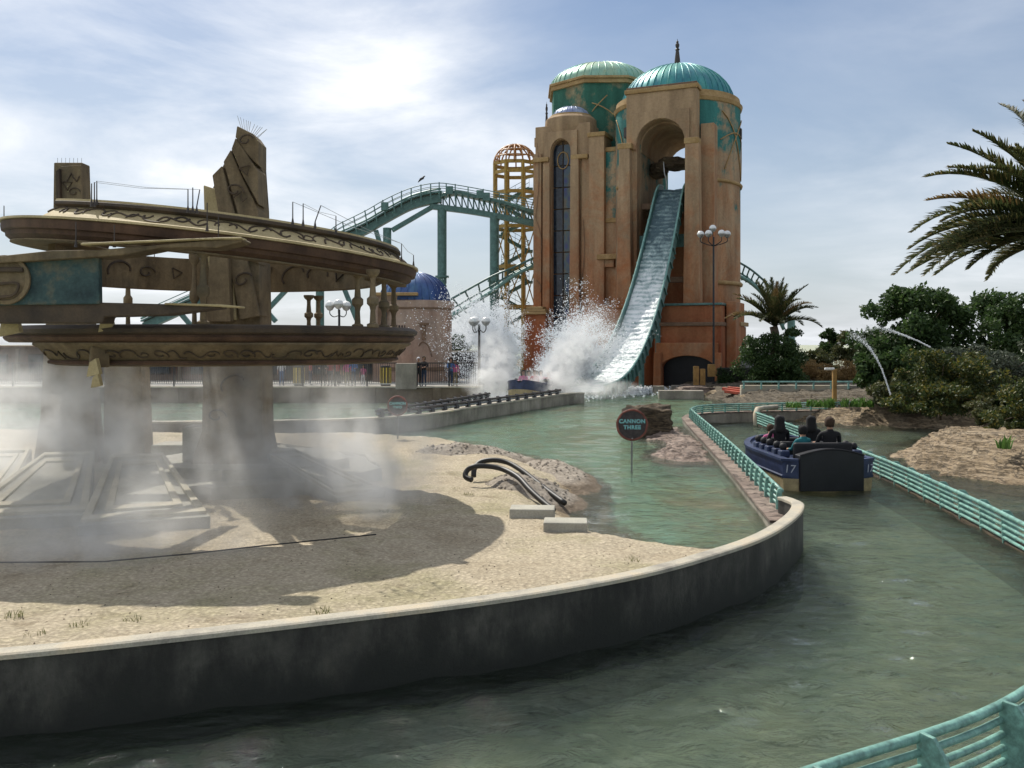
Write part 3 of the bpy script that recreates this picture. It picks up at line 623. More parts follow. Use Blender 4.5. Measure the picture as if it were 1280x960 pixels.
ring([(3.30, 5.97), (3.36, 5.22), (3.28, 5.18), (3.20, 5.21), (3.18, 5.96)], 72, A(-12), A(200)).build('inner_band', 'ruin', ruin, smooth=True)
# carved scrolls: a few shared curls, set along the frieze and bands
def scroll_mesh(kind, th=.022):
    b_ = MB()
    if kind == 0: pts = [(.22*math.cos(q)*(1-q/9), .16*math.sin(q)*(1-q/9), 0) for q in np.linspace(0, 6.4, 18)]
    elif kind == 1: pts = [(-.3+.6*q, .12*math.sin(q*6.0), 0) for q in np.linspace(0, 1, 14)]
    elif kind == 2: pts = [(.24*math.cos(q), .16*math.sin(q), 0) for q in np.linspace(-.3, 3.4, 12)]
    elif kind == 3: pts = [(-.18, -.14, 0), (-.02, .15, 0), (.04, .0, 0), (.16, -.14, 0), (.24, .05, 0)]
    else: pts = [(-.16, .13, 0), (.16, .11, 0), (.0, -.15, 0), (-.16, .12, 0)]
    b_.tube(pts, th, 5); me = bpy.data.meshes.new('scroll'); me.from_pydata(b_.v, [], b_.f); return me
SCR = [scroll_mesh(k) for k in range(5)]
for me in SCR: me.materials.append(MAT['ruin_dark'])
def scroll(parent, k, M, name='carved_scroll'):
    o = bpy.data.objects.new(name, SCR[k]); COL.objects.link(o); o.parent = parent
    o.matrix_parent_inverse = Matrix.Translation(-Vector(parent.location)); o.matrix_basis = M; return o
def cone_frame(a, r, z, slope, s=1., roll=0):
    """frame on a cone seen from outside: x along the ring, y up the slope, z outwards"""
    x = Vector((-math.sin(a), math.cos(a), 0)); rad = Vector((math.cos(a), math.sin(a), 0))
    y = (rad*math.cos(slope)+Vector((0, 0, 1))*math.sin(slope)).normalized(); zax = x.cross(y)
    M = Matrix((x, y, zax)).transposed().to_4x4(); M.translation = Vector((C0.x, C0.y, 0))+rad*r+Vector((0, 0, z))
    return M @ Matrix.Rotation(roll, 4, 'Z') @ Matrix.Scale(s, 4)
for i in range(30):
    a = fr0+.05+(fr1-fr0-.08)*i/30
    scroll(ruin, random.choice((0, 1, 2, 1, 2)), TILT_U @ cone_frame(a, 3.825, 6.055, R(180-35.5), random.uniform(.7, .92), random.choice((0, PI, .4))))
for i in range(11):
    a = A(25)+A(140)*i/11
    M = cone_frame(a+PI, 0, 0, R(90), 1); rad = Vector((math.cos(a), math.sin(a), 0))
    M.translation = Vector((C0.x, C0.y, 5.58))+rad*3.17; M = M @ Matrix.Rotation(random.uniform(-.5, .5), 4, 'Z') @ Matrix.Scale(random.choice((1., 1.3, .8)), 4)
    scroll(ruin, random.choice((0, 2, 0, 4)), M)
# lower ring
lo0, lo1 = A(-126), A(150)
ring([(4.06, 4.06), (4.12, 4.10), (4.13, 4.16), (4.06, 4.21), (3.98, 4.235), (2.8, 4.25), (2.8, 4.03)], 96).build('lower_ring', 'ruin_dark', ruin, smooth=True)
ring([(4.03, 3.97), (4.07, 4.02), (4.05, 4.057), (2.9, 4.02), (2.9, 3.92), (3.96, 3.93)], 96).build('lower_cornice', 'ruin_red', ruin, smooth=True)
ring([(3.98, 3.925), (3.99, 3.89), (3.88, 3.83), (3.66, 3.60), (3.60, 3.585), (3.58, 3.52), (3.3, 3.50), (3.1, 3.92)], 90, lo0, lo1).build('lower_frieze', 'ruin', ruin, smooth=True)
ring([(3.70, 3.55), (3.72, 3.575), (3.70, 3.61), (3.63, 3.60), (3.59, 3.53)], 90, lo0, lo1).build('lower_frieze_lip', 'ruin_red', ruin, smooth=True)
for i in range(36):
    a = lo0+.06+(A(30)-lo0)*i/36
    scroll(ruin, random.choice((0, 1, 2, 3, 2, 0)), cone_frame(a, 3.785, 3.715, R(46), random.uniform(.5, .72), random.choice((0, PI, .3, -.4))))
# broken block and shards at the snapped end of the lower frieze
MB().box(D(124, 446, 15.9), (.3, .4, .36), .5).build('broken_block', 'ruin', ruin, bevel=.03)
for (px, py, s) in ((119, 462, .12), (122, 478, .09), (135, 405, .14), (15, 406, .2)):
    MB().prism([(-s, -s), (s*.8, -s*.6), (s*.3, s*1.6), (-s*.6, s)], -.06, .06, lambda a, b_, h: D(px, py, 15.5)+Vector((a, h, b_))).build('shard', 'ruin_gold', ruin)
# deck beams of both rings
for k in range(10):
    a = 2*PI*k/10+.2; u = Vector((math.cos(a), math.sin(a), 0))
    MB().beam(Vector((C0.x, C0.y, 4.02))+u*.9, Vector((C0.x, C0.y, 4.02))+u*2.9, .3, .2).build('deck_beam', 'ruin', ruin)
# turned balusters between the rings
bal_prof = [(.10, 0), (.13, .02), (.13, .1), (.07, .14), (.055, .5), (.075, .62), (.13, .7), (.13, .85), (.075, .92), (.055, 1.3), (.06, 1.46), (.12, 1.54), (.15, 1.62), (.15, 1.7)]
for (px, top, bot, d) in ((447, 338, 402, 17.6), (466, 337, 405, 16.9), (480, 345, 403, 18.4), (492, 352, 402, 20.2), (386, 372, 401, 22.6), (398, 372, 401, 22.9), (254, 310, 403, 15.8), (243, 318, 403, 20.5), (160, 330, 402, 22.7)):
    b0 = D(px, bot, d); b0.z = 4.2; tz = D(px, top, d).z; s = max(.9, tz-4.2)/1.7
    MB().lathe([(r*.85, z*s) for r, z in bal_prof], 10, b0).build('baluster', 'ruin', ruin, smooth=True)
# pillar beside the ring, of diagonal layered slabs
def facepoly(pts, d, thick, name, mat, parent, bev=.02, yaw=0.):
    """outline given in photo pixels on the pillar's face at distance d, with real thickness behind it"""
    P = [D(px, py, d) for px, py in pts]; cx = sum(p.x for p in P)/len(P)
    def fn(a, b_, h):
        q = Vector((a-cx, h, b_)); c_, s_ = math.cos(yaw), math.sin(yaw)
        return (cx+q.x*c_-q.y*s_, d+q.x*s_+q.y*c_, q.z)
    return MB().prism([(p.x, p.z) for p in P], 0, thick, fn).build(name, mat, parent, bevel=bev)
pd = 20.6
p1 = facepoly([(233, 612), (240, 575), (252, 540), (254, 440), (258, 300), (262, 243), (279, 206), (296, 176), (318, 200), (322, 256), (326, 440), (328, 540), (336, 580), (344, 612)], pd, 1.0, 'pillar', 'ruin', ruin)
for pts, th in (([(254, 231), (272, 237), (279, 250), (290, 330), (296, 400), (270, 400), (256, 300)], .10),
                ([(265, 219), (277, 207), (292, 262), (310, 330), (324, 395), (300, 400), (284, 320), (272, 262)], .16),
                ([(279, 202), (288, 187), (305, 226), (318, 252), (322, 262), (323, 330), (310, 322), (295, 260)], .12),
                ([(289, 186), (294, 172), (305, 188), (322, 213), (323, 256), (318, 246), (303, 219)], .18),
                ([(294, 171), (296, 157), (316, 167), (323, 177), (323, 207), (315, 200), (303, 186)], .14)):
    facepoly(pts, pd-th, th+.55, 'pillar_slab', 'ruin' if th > .11 else 'ruin_gold', ruin, .025)
for (px, py, k, s) in ((307, 175, 0, 1.1), (293, 238, 0, 1.3), (307, 213, 4, 1.0), (303, 350, 0, 1.4), (300, 245, 3, .9), (290, 480, 2, 1.5), (270, 520, 0, 1.4)):
    c = D(px, py, pd-.215 if py < 420 else pd-.02); scroll(ruin, k, Matrix.Translation(c) @ Matrix.Rotation(PI/2, 4, 'X') @ Matrix.Rotation(random.uniform(-.6, .6), 4, 'Z') @ Matrix.Scale(s*.75, 4))
facepoly([(262, 310), (285, 310), (288, 402), (258, 402)], pd-.35, .5, 'pillar_face', 'ruin', ruin)
p2d = 24.6
facepoly([(40, 585), (50, 520), (54, 440), (66, 272), (67, 203), (103, 203), (105, 262), (110, 275), (112, 440), (118, 520), (124, 585)], p2d, .45, 'pillar', 'ruin', ruin, .03)
facepoly([(68, 262), (110, 262), (112, 300), (64, 300)], p2d-.16, .2, 'pillar_slab', 'ruin_gold', ruin)
facepoly([(75, 208), (101, 206), (102, 258), (76, 258)], p2d-.10, .15, 'pillar_slab', 'ruin', ruin)
facepoly([(69, 214), (74, 210), (75, 258), (70, 258)], p2d-.22, .25, 'pillar_slab', 'ruin_dark', ruin)
for (px, py, k) in ((90, 222, 3), (92, 240, 0), (86, 268, 2), (84, 232, 4)):
    scroll(ruin, k, Matrix.Translation(D(px, py, p2d-(.175 if py > 260 else .115))) @ Matrix.Rotation(PI/2, 4, 'X') @ Matrix.Scale(.8, 4))
facepoly([(128, 580), (130, 455), (176, 455), (182, 580)], 24.2, .6, 'pillar', 'ruin', ruin, .03)
# bird-spike rods on top
for px, py, d in [(x, 203, p2d+.4) for x in range(72, 104, 5)]:
    b0 = D(px, py, d); MB().tube([b0-Vector((0, 0, .03)), b0+Vector((0, 0, .12))], .006, 4).build('bird_spike', 'galv', ruin)
for k in range(12):
    b0 = D(303+k*1.5, 162+k*.9, pd+.2); MB().tube([b0-Vector((0, 0, .05)), b0+Vector((-.1+.035*k, random.uniform(-.1, .1), .3-.012*k))], .006, 4).build('bird_spike', 'galv', ruin)
tops = []
for (px, py, h, d, lean) in ((118, 250, .30, 15.6, 0), (114.5, 250, .28, 15.6, 0), (121, 248, .30, 15.9, 0), (235, 257, .27, 15.3, 0), (241, 257, .30, 15.3, 0), (246, 258, .28, 15.3, .05), (366, 272, .27, 15.8, 0), (379, 274, .27, 15.9, 0), (394, 277, .28, 15.9, .10), (420, 284, .2, 16.2, 0), (502, 320, .25, 18.6, 0), (517, 326, .12, 19.4, 0), (5, 277, .32, 18.5, 0), (193, 324, .2, 23, 0), (259, 280, .35, 15.1, 0), (273, 298, .38, 15.05, 0), (95, 300, .3, 15.2, 0), (143, 300, .25, 15.1, 0)):
    b0 = D(px, py, d); tp = b0+Vector((lean, 0, h)); tops.append(tp)
    MB().tube([b0-Vector((0, 0, .12)), b0, tp], [.03, .011, .009], 5).build('wire_post', 'dark_iron', ruin)
for a, b_ in ((0, 3), (2, 5), (6, 10), (7, 9), (10, 11), (8, 10)):
    MB().tube([tops[a], (tops[a]+tops[b_])/2-Vector((0, 0, .04)), tops[b_]], .0045, 4).build('wire', 'galv', ruin)
# fallen beam, teal wall with round emblem and thin ledge at the broken end
def band(name, pts, d0, thick, mat): return facepoly(pts, d0, thick, name, mat, ruin, .02)
band('fallen_beam', [(-20, 322), (64, 313), (125, 312), (300, 297), (304, 300), (300, 303), (270, 310), (240, 309), (200, 310), (160, 318), (142, 320), (-20, 330)], 14.75, .5, 'ruin')
band('fallen_beam_lip', [(100, 303.5), (275, 296.5), (302, 296), (302, 299), (275, 299), (100, 306.5)], 14.7, .3, 'ruin_gold')
band('teal_panel', [(-30, 330), (60, 325), (123, 318), (124, 380), (-30, 382)], 14.9, .14, 'ruin_teal')
cE = D(8, 350, 14.88)
MB().lathe([(.40, 0), (.40, .05), (.34, .06), (.32, .03), (0, .03)], 36).build('round_emblem', 'ruin', ruin, smooth=True, local=True).matrix_local = Matrix.Translation(cE-Vector(ruin.location)) @ Matrix.Rotation(PI/2, 4, 'X')
band('emblem_bar', [(-12, 334), (28, 334), (28, 340), (-12, 340)], 14.78, .08, 'ruin_dark')
MB().tube(smoothpath([D(-10, 356, 14.8), D(20, 354, 14.8), D(22, 362, 14.8), D(14, 370, 14.8), D(-10, 372, 14.8)], 4), .025, 6).build('emblem_curl', 'ruin_dark', ruin)
band('ledge_beam', [(-25, 381), (124, 378), (205, 380), (273, 381), (274, 385), (205, 394), (130, 396), (128, 404), (-25, 404)], 14.95, .45, 'ruin_dark')
band('ledge_lip', [(205, 378.5), (274, 380.2), (300, 382.5), (300, 385), (274, 383.5), (205, 381)], 14.9, .3, 'ruin_gold')
# black bench-like frame seen through the gap
# stepped base and framed radial slabs round the foot
MB().lathe([(3.1, GZ-.3), (3.05, GZ+.25), (2.3, GZ+.27), (2.3, GZ+.5), (0, GZ+.5)], 8, (C0.x, C0.y+2.3, 0)).build('base_step', 'slab_stone', ruin)
MB().box((D(212, 568, 23).x, 23.4, GZ+.35), (.9, .9, .62)).build('base_block', 'slab_stone', ruin, bevel=.03)
MB().box((D(244, 540, 21).x, 21.2, GZ+.65), (.5, .7, 1.3)).build('base_block', 'slab_stone', ruin, bevel=.03)
def framed_slab(px_in, d_in, w_in, px_out, d_out, w_out, h_in, h_out):
    a = D(px_in, 430, d_in); b_ = D(px_out, 430, d_out); u = (b_-a); u.z = 0; ln = u.length; u.normalize(); r = Vector((-u.y, u.x, 0))
    def fn(s, q, lift):
        w = (w_in+(w_out-w_in)*s)/2; z = GZ+h_in+(h_out-h_in)*s+lift; p = a+u*ln*s+r*w*q; return Vector((p.x, p.y, z))
    o = MB().add([fn(0, -1, -.8), fn(0, 1, -.8), fn(1, 1, -.8), fn(1, -1, -.8), fn(0, -1, 0), fn(0, 1, 0), fn(1, 1, 0), fn(1, -1, 0)], [(0, 3, 2, 1), (4, 5, 6, 7), (0, 1, 5, 4), (1, 2, 6, 5), (2, 3, 7, 6), (3, 0, 4, 7)]).build('base_slab', 'slab_stone', ruin, bevel=.015)
    for k, (s0, s1, q) in enumerate(((.03, .97, .97), (.14, .86, .66))):   # two raised nested borders
        for (A0, A1, B0, B1) in (((s0, -q), (s0, q), (s0+.05, -q), (s0+.05, q)), ((s1-.05, -q), (s1-.05, q), (s1, -q), (s1, q)), ((s0+.05, -q), (s1-.05, -q), (s0+.05, -q+.14), (s1-.05, -q+.14)), ((s0+.05, q-.14), (s1-.05, q-.14), (s0+.05, q), (s1-.05, q))):
            P = [fn(*A0, -.01), fn(*A1, -.01), fn(*B1, -.01), fn(*B0, -.01), fn(*A0, .06-.015*k), fn(*A1, .06-.015*k), fn(*B1, .06-.015*k), fn(*B0, .06-.015*k)]
            MB().add(P, [(0, 1, 2, 3), (7, 6, 5, 4), (4, 5, 1, 0), (5, 6, 2, 1), (6, 7, 3, 2), (7, 4, 0, 3)]).build('slab_border', 'block_concrete', o, bevel=.01)
framed_slab(172, 20.2, 1.05, 182, 15.6, 2.1, .75, .18)
framed_slab(88, 20.6, 1.0, 26, 15.9, 2.2, .75, .18)
framed_slab(10, 21.2, 1.0, -70, 17.2, 2.1, .75, .2)
framed_slab(345, 21.3, .8, 452, 18.9, 1.2, .72, .10)
framed_slab(330, 23.5, 1.0, 470, 24.2, 1.8, .6, .10)
# ================================================================== SLIDE TOWERS
TA = R(23); TT = Vector((math.cos(TA), -math.sin(TA), 0)); TN = Vector((-math.sin(TA), -math.cos(TA), 0))
def frame(C): return lambda u, v, w: C+TT*u+TN*v+Vector((0, 0, w))
def dome(parent, c, r, rise, nrib, mat, z0, rr=.06, n=48, ribmat=None):
    prof = [(r*math.cos(q), rise*math.sin(q)) for q in np.linspace(0, PI/2-.02, 14)]+[(0, rise)]
    d = MB().lathe(prof, n, (c.x, c.y, z0)).build('dome', mat, parent, smooth='all')
    me = None
    pts = [Vector(((r+.01)*math.cos(q), 0, (rise+.01)*math.sin(q))) for q in np.linspace(.0, PI/2-.07, 12)]
    rib = MB().tube(pts, rr, 5); me = bpy.data.meshes.new('rib'); me.from_pydata(rib.v, [], rib.f); me.materials.append(MAT[ribmat or mat]); me.shade_smooth()
    for k in range(nrib):
        o = bpy.data.objects.new('rib', me); COL.objects.link(o); o.parent = d
        o.matrix_basis = Matrix.Translation((c.x, c.y, z0)) @ Matrix.Rotation(2*PI*k/nrib, 4, 'Z')
    return d
def finial(parent, p, h, r):
    o = MB().lathe([(r*1.3, 0), (r*1.2, h*.08), (r*.9, h*.1), (r*.75, h*.3), (r*.45, h*.6), (r*.7, h*.62), (r*.35, h*.68), (r*.55, h*.74), (r*.6, h*.8), (r*.3, h*.86), (r*.4, h*.9), (r*.1, h*.94), (r*.05, h)], 10, p).build('finial', 'dark_iron', parent, smooth=True)
    return o
C1 = Vector((15.1, 84, 0)); T1 = frame(C1)
t1 = thing('slide_tower', 'tall domed stucco tower with arched opening that the slide leaves', 'tower', (C1.x, C1.y, .4))
def cyl_half(sign, r, gap, z0, z1, n=22, taper=1.):
    a0 = math.asin(gap/r)
    pts = []
    for i in range(n+1):
        a = a0+(PI-2*a0)*i/n; pts.append((sign*r*math.sin(a), r*math.cos(a)))
    b = MB(); k = len(pts)
    b.add([T1(u, v, z0) for u, v in pts]+[T1(u*taper, v*taper, z1) for u, v in pts], [tuple(range(k)), tuple(range(2*k-1, k-1, -1))]+[(i, (i+1) % k, k+(i+1) % k, k+i) for i in range(k)])
    return b
cyl_half(1, 5.6, 2.1, .3, 24.9).build('drum_wall', 'stucco_mural', t1, smooth=True)
cyl_half(-1, 5.6, 2.1, .3, 24.9).build('drum_wall', 'stucco_mural', t1, smooth=True)
MB().arch(-2.12, 2.12, 20.6, 24.85, 0, 2.05, 20.9, -5.3, 5.0, T1).build('passage_vault', 'stucco', t1)
MB().arch(-3.05, 3.05, .3, 25.45, -.05, 2.08, 21.0, 5.0, 6.15, T1).build('front_arch', 'stucco', t1, bevel=.05)
MB().arch(-2.55, 2.45, 20.6, 23.75, -.05, 2.1, 21.0, 6.152, 6.32, T1, rise=2.1).build('archivolt', 'stucco', t1, bevel=.03)
MB().box(T1(0, 5.6, 25.62), (6.4, 1.4, .36), -TA).build('front_cornice', 'trim_ochre', t1, bevel=.05)
MB().box(T1(0, 5.6, 25.9), (6.1, 1.1, .2), -TA).build('front_cornice_cap', 'trim_dark', t1, bevel=.04)
def batter(u0, u1, v0, v1, z0, z1, k, name, mat, parent, T=None, bev=.05):
    T = T or T1; cu = (u0+u1)/2
    b = MB().add([T(cu+(u-cu)*s, v0+(v-v0)*s2, z) for z, s, s2 in ((z0, 1, 1), (z1, k, .8)) for u, v in ((u0, v0), (u1, v0), (u1, v1), (u0, v1))], [(3, 2, 1, 0), (4, 5, 6, 7), (0, 1, 5, 4), (1, 2, 6, 5), (2, 3, 7, 6), (3, 0, 4, 7)])
    return b.build(name, mat, parent, bevel=bev)
batter(-3.75, -2.25, 5.9, 7.3, .3, 20.6, .62, 'pilaster', 'stucco', t1)
batter(2.1, 3.5, 5.9, 7.2, 7.1, 20.8, .8, 'pilaster', 'stucco', t1)
batter(-3.8, -3.0, 4.6, 6.2, .3, 20.2, .8, 'pilaster', 'stucco_red', t1)
batter(3.05, 4.4, 3.6, 5.5, .3, 22.6, .85, 'pilaster', 'stucco', t1)
for u in (-3.0, 2.75): MB().box(T1(u, 6.45, 20.85), (1.25, 1.1, .5), -TA).build('pilaster_cap', 'trim_ochre', t1, bevel=.06)
# ring cornice, painted belts, bronze lines of the mural
MB().lathe([(5.4, 24.7), (5.7, 24.8), (5.8, 25.1), (5.6, 25.2), (5.55, 25.7), (5.2, 25.8), (5.0, 25.0)], 48, (C1.x, C1.y, 0)).build('ring_cornice', 'trim_ochre', t1, smooth=True)
for z, r in ((18.0, .17), (9.2, .2)):
    ang = [(-TA-R(60)+R(150)*i/30) for i in range(31)]
    MB().tube([(C1.x+5.63*math.cos(a), C1.y+5.63*math.sin(a), z) for a in ang], r, 6).build('belt', 'trim_ochre', t1, smooth='all')
ang = [R(222-34*i/20) for i in range(21)]
MB().tube([(C1.x+5.63*math.cos(a), C1.y+5.63*math.sin(a), 18.0) for a in ang], .17, 6).build('belt', 'trim_ochre', t1, smooth='all')
for z0, z1_, a0, a1 in ((19, 24, -55, -12), (24, 18.6, -58, -20), (21.5, 21.5, -60, -8), (18.4, 23.2, -20, -2), (19.2, 24.2, -150, -175)):
    MB().tube([(C1.x+5.65*math.cos(R(a0+(a1-a0)*q)), C1.y+5.65*math.sin(R(a0+(a1-a0)*q)), z0+(z1_-z0)*q+.9*math.sin(q*PI)) for q in np.linspace(0, 1, 14)], .055, 5).build('mural_line', 'trim_ochre', t1, smooth='all')
for a in (-22, -152):
    MB().box((C1.x+5.63*math.cos(R(a)), C1.y+5.63*math.sin(R(a)), 22.6), (.25, .5, .9), R(a)).build('vent', 'dark_iron', t1)
dome(t1, C1, 5.1, 3.9, 46, 'dome_copper', 25.35, .05)
finial(t1, Vector((C1.x, C1.y, 29.15)), 2.6, .32)
# inside: deck at the slide head, back wall, cross beams
MB().box(T1(0, 1.5, 15.9), (4.15, 6.6, .5), -TA).build('slide_head_deck', 'trim_dark', t1)
MB().box(T1(0, 2.2, 7.8), (4.15, .4, 15.2), -TA).build('recess_wall', 'stucco_red', t1)
MB().box(T1(-.3, 5.1, 12.75), (4.4, .35, 1.1), -TA).build('cross_beam', 'teal_steel', t1, bevel=.04)
MB().box(T1(-.3, 5.3, 9.4), (4.2, .4, .5), -TA).build('cross_beam', 'trim_dark', t1, bevel=.04)
blob = blob_rock('overhang_rock', T1(.4, 2.2, 19.9), (1.5, 1.6, .42), 'rock_dark', 3, 3, .3, 0, t1)
blob_rock('overhang_rock', T1(-1.5, 1.2, 19.6), (.8, 2.2, .6), 'rock_dark', 5, 3, .3, 0, t1)
MB().tube(smoothpath([T1(-.4, 3.6, 20.2), T1(-.3, 3.8, 19.0), T1(-.15, 3.7, 18.2), T1(-.2, 3.5, 17)], 4), .05, 5).build('hanging_cable', 'galv', t1)
# terrace with arched boat gate below
MB().arch(.0, 5.5, .3, 5.6, 2.85, 2.15, 1.9, 5.5, 8.6, T1, rise=1.05).build('gate_wall', 'stucco_red', t1, bevel=.05)
MB().arch(.25, 5.3, .3, 4.0, 2.85, 2.35, 1.7, 8.602, 8.95, T1, rise=1.25).build('gate_surround', 'stucco', t1, bevel=.05)
batter(.1, .75, 8.6, 9.35, .3, 3.2, .9, 'gate_pier', 'stucco', t1); batter(5.0, 5.6, 8.6, 9.35, .3, 3.2, .9, 'gate_pier', 'stucco', t1)
MB().box(T1(2.75, 7.0, 6.3), (5.4, 2.6, 1.5), -TA).build('terrace_parapet', 'stucco_red', t1, bevel=.05)
MB().box(T1(2.75, 7.0, 5.52), (5.7, 3.5, .3), -TA).build('terrace_band', 'trim_dark', t1, bevel=.04)
MB().box(T1(2.75, 7.0, 7.15), (5.6, 2.9, .18), -TA).build('terrace_cap', 'teal_steel', t1, bevel=.03)
MB().box(T1(2.85, 8.0, 1.9), (4.26, .2, 3.2), -TA).build('gate_shade_panel', 'hull_black', t1)  # black panel added to paint the deep shade inside the gate
MB().box(T1(5.95, 4.4, 3.9), (.8, 4.4, 7.0), -TA).build('corner_block', 'stucco', t1, bevel=.06)
MB().box(T1(5.75, 2.6, 2.9), (1.0, 4, 5.0), -TA).build('corner_block', 'stucco', t1, bevel=.06)
MB().box(T1(5.8, 2.6, 5.6), (1.3, 4.3, .35), -TA).build('corner_cap', 'trim_ochre', t1, bevel=.05)
# curved terrace left of the slide
MB().lathe([(3.3, .3), (3.3, 6.9), (3.42, 6.95), (3.42, 7.2), (3.1, 7.2)], 24, tuple(T1(-3.6, 4.6, 0))).build('round_terrace', 'stucco', t1, smooth=True)
batter(-6.9, -6.3, 5.3, 6.2, .3, 7, 1, 'terrace_post', 'stucco', t1)

# tower 2
C2 = Vector((9.0, 93, 0)); T2 = frame(C2)
t2 = thing('stucco_tower', 'terracotta stucco tower with tall stained-glass niche and pale octagonal dome', 'tower', (C2.x, C2.y, .4))
def octo(r, z0, z1, a0=PI/8, r1=None, n=8):
    r1 = r1 or r; b = MB(); P = [(math.cos(a0+2*PI*k/n), math.sin(a0+2*PI*k/n)) for k in range(n)]
    b.add([(C2.x+p[0]*r, C2.y+p[1]*r, z0) for p in P]+[(C2.x+p[0]*r1, C2.y+p[1]*r1, z1) for p in P], [tuple(range(n-1, -1, -1)), tuple(range(n, 2*n))]+[(k, (k+1) % n, n+(k+1) % n, n+k) for k in range(n)])
    return b
octo(5.6, .3, 22.5, -TA).build('main_wall', 'stucco', t2, bevel=.05)
octo(5.3, 22.5, 29.0, -TA).build('drum_wall', 'stucco_teal', t2, bevel=.05)
octo(5.55, 28.9, 29.3, -TA).build('drum_cornice', 'trim_ochre', t2, bevel=.04)
octo(5.72, 29.3, 29.55, -TA).build('drum_cornice_cap', 'trim_ochre', t2, bevel=.04)
dome(t2, C2, 5.2, 2.5, 44, 'dome_pale', 29.5, .05)
finial(t2, Vector((C2.x, C2.y, 31.95)), .45, .18)
for z0, z1_, u0, u1 in ((23, 27.6, -1.5, 2.2), (27.2, 24.5, 0, 4)):
    MB().tube([T2(u0+(u1-u0)*q, 5.0-.02+.35*0, z0+(z1_-z0)*q+.5*math.sin(q*PI)) for q in np.linspace(0, 1, 8)], .06, 5).build('mural_line', 'trim_ochre', t2, smooth='all')
# niche bay (front left), local axes the same turn
CN = Vector((4.75, 86.8, 0)); TNb = frame(CN)
MB().arch(-2.75, 2.75, .3, 24.6, -.1, .98, 22.0, -.9, 0, TNb, sill=4.4, rise=1.2).build('niche_front', 'stucco', t2, bevel=.06)
MB().prism([(-2.75, -.9), (2.75, -.9), (2.75, -5.5), (-2.75, -5.5)], .3, 24.55, TNb).build('niche_body', 'stucco', t2, bevel=.06)
MB().arch(-1.75, 1.55, 18.6, 23.95, -.1, 1.0, 22.0, .002, .28, TNb, rise=1.25).build('niche_surround', 'stucco', t2, bevel=.05)
batter(-1.85, -1.08, .0, .55, .3, 21.0, .85, 'niche_pilaster', 'stucco', t2, TNb); batter(.88, 1.9, .0, .7, .3, 21.2, .8, 'niche_pilaster', 'stucco', t2, TNb)
batter(-2.85, -2.0, .0, .35, .3, 22, .9, 'niche_pilaster', 'stucco', t2, TNb); batter(1.95, 2.8, .0, .3, .3, 22, .9, 'niche_pilaster', 'stucco', t2, TNb)
for u, w in ((-2.0, 1.6), (1.85, 1.7)): MB().box(TNb(u, .2, 21.35), (w, .8, .42), -TA).build('impost', 'trim_ochre', t2, bevel=.06)
# glass of the niche: separate panes
for i in range(2):
    for j in range(9):
        z0 = 4.45+j*2.05; MB().box(TNb(-.6+i*1.0, -.55, z0+.98), (.94, .08, 1.94), -TA).build('pane', 'stained_glass' if i else 'glass_dark', t2)
MB().tube([TNb(-.1, -.48, z) for z in (4.4, 23.1)], .07, 5).build('mullion', 'dark_iron', t2)
MB().tube([TNb(-.1+.55*math.cos(q), -.45, 21.3+.8*math.sin(q)) for q in np.linspace(0, 2*PI, 20)], .06, 5).build('glass_tracery', 'trim_ochre', t2)
cn2 = TNb(.15, -2.0, 0)
MB().lathe([(2.2, 23.8), (2.5, 24.5), (2.45, 25.3), (2.2, 25.55), (1.8, 25.6)], 32, (cn2.x, cn2.y, 0)).build('niche_crown', 'stucco', t2, smooth=True)
MB().lathe([(2.0, 25.5), (2.06, 25.6), (2.0, 25.75), (1.6, 25.75)], 32, (cn2.x, cn2.y, 0)).build('niche_crown_lip', 'trim_ochre', t2, smooth=True)
dome(t2, cn2, 1.75, 1.0, 20, 'dome_lilac', 25.7, .035, 28)
finial(t2, TNb(-2.5, -2.4, 24.5), 3.1, .2)
MB().box(TNb(-2.9, -1.6, 23.4), (.7, 1.2, .9), -TA).build('corner_bracket', 'stucco', t2, bevel=.04)
# stepped bays between niche and slide tower
for (u, v, w, d_, h, m_) in ((3.55, -.6, 1.5, 2.4, 23.0, 'stucco'), (4.9, -1.2, 1.3, 2.6, 21.6, 'stucco_mural'), (6.0, -1.9, 1.6, 3, 22.6, 'stucco')):
    MB().box(TNb(u, v, .3+h/2-.2), (w, d_, h), -TA).build('side_bay', m_, t2, bevel=.06)
    MB().box(TNb(u, v, h+.25), (w+.25, d_+.25, .4), -TA).build('side_bay_cap', 'trim_ochre', t2, bevel=.05)
MB().box(TNb(4.9, .1, 15.3), (1.4, .3, .4), -TA).build('belt', 'trim_ochre', t2, bevel=.04)
MB().box(TNb(4.6, .45, 11.9), (1.9, .9, .5), -TA, ).build('corbel', 'trim_ochre', t2, bevel=.08)
MB().box(TNb(4.6, .25, 11.3), (1.2, .5, .7), -TA).build('corbel', 'stucco', t2, bevel=.08)
batter(-3.4, -1.2, .1, 1.4, .3, 6.7, .95, 'buttress', 'stucco_red', t2, TNb)
for k, (w, z) in enumerate(((2.5, 6.8), (2.2, 7.05), (1.7, 7.3))): MB().box(TNb(-2.3, .65, z), (w, 1.7-.2*k, .24), -TA).build('buttress_cap', 'trim_ochre', t2, bevel=.05)
batter(.8, 3.2, .1, 1.3, .3, 6.7, .95, 'buttress', 'stucco_red', t2, TNb)
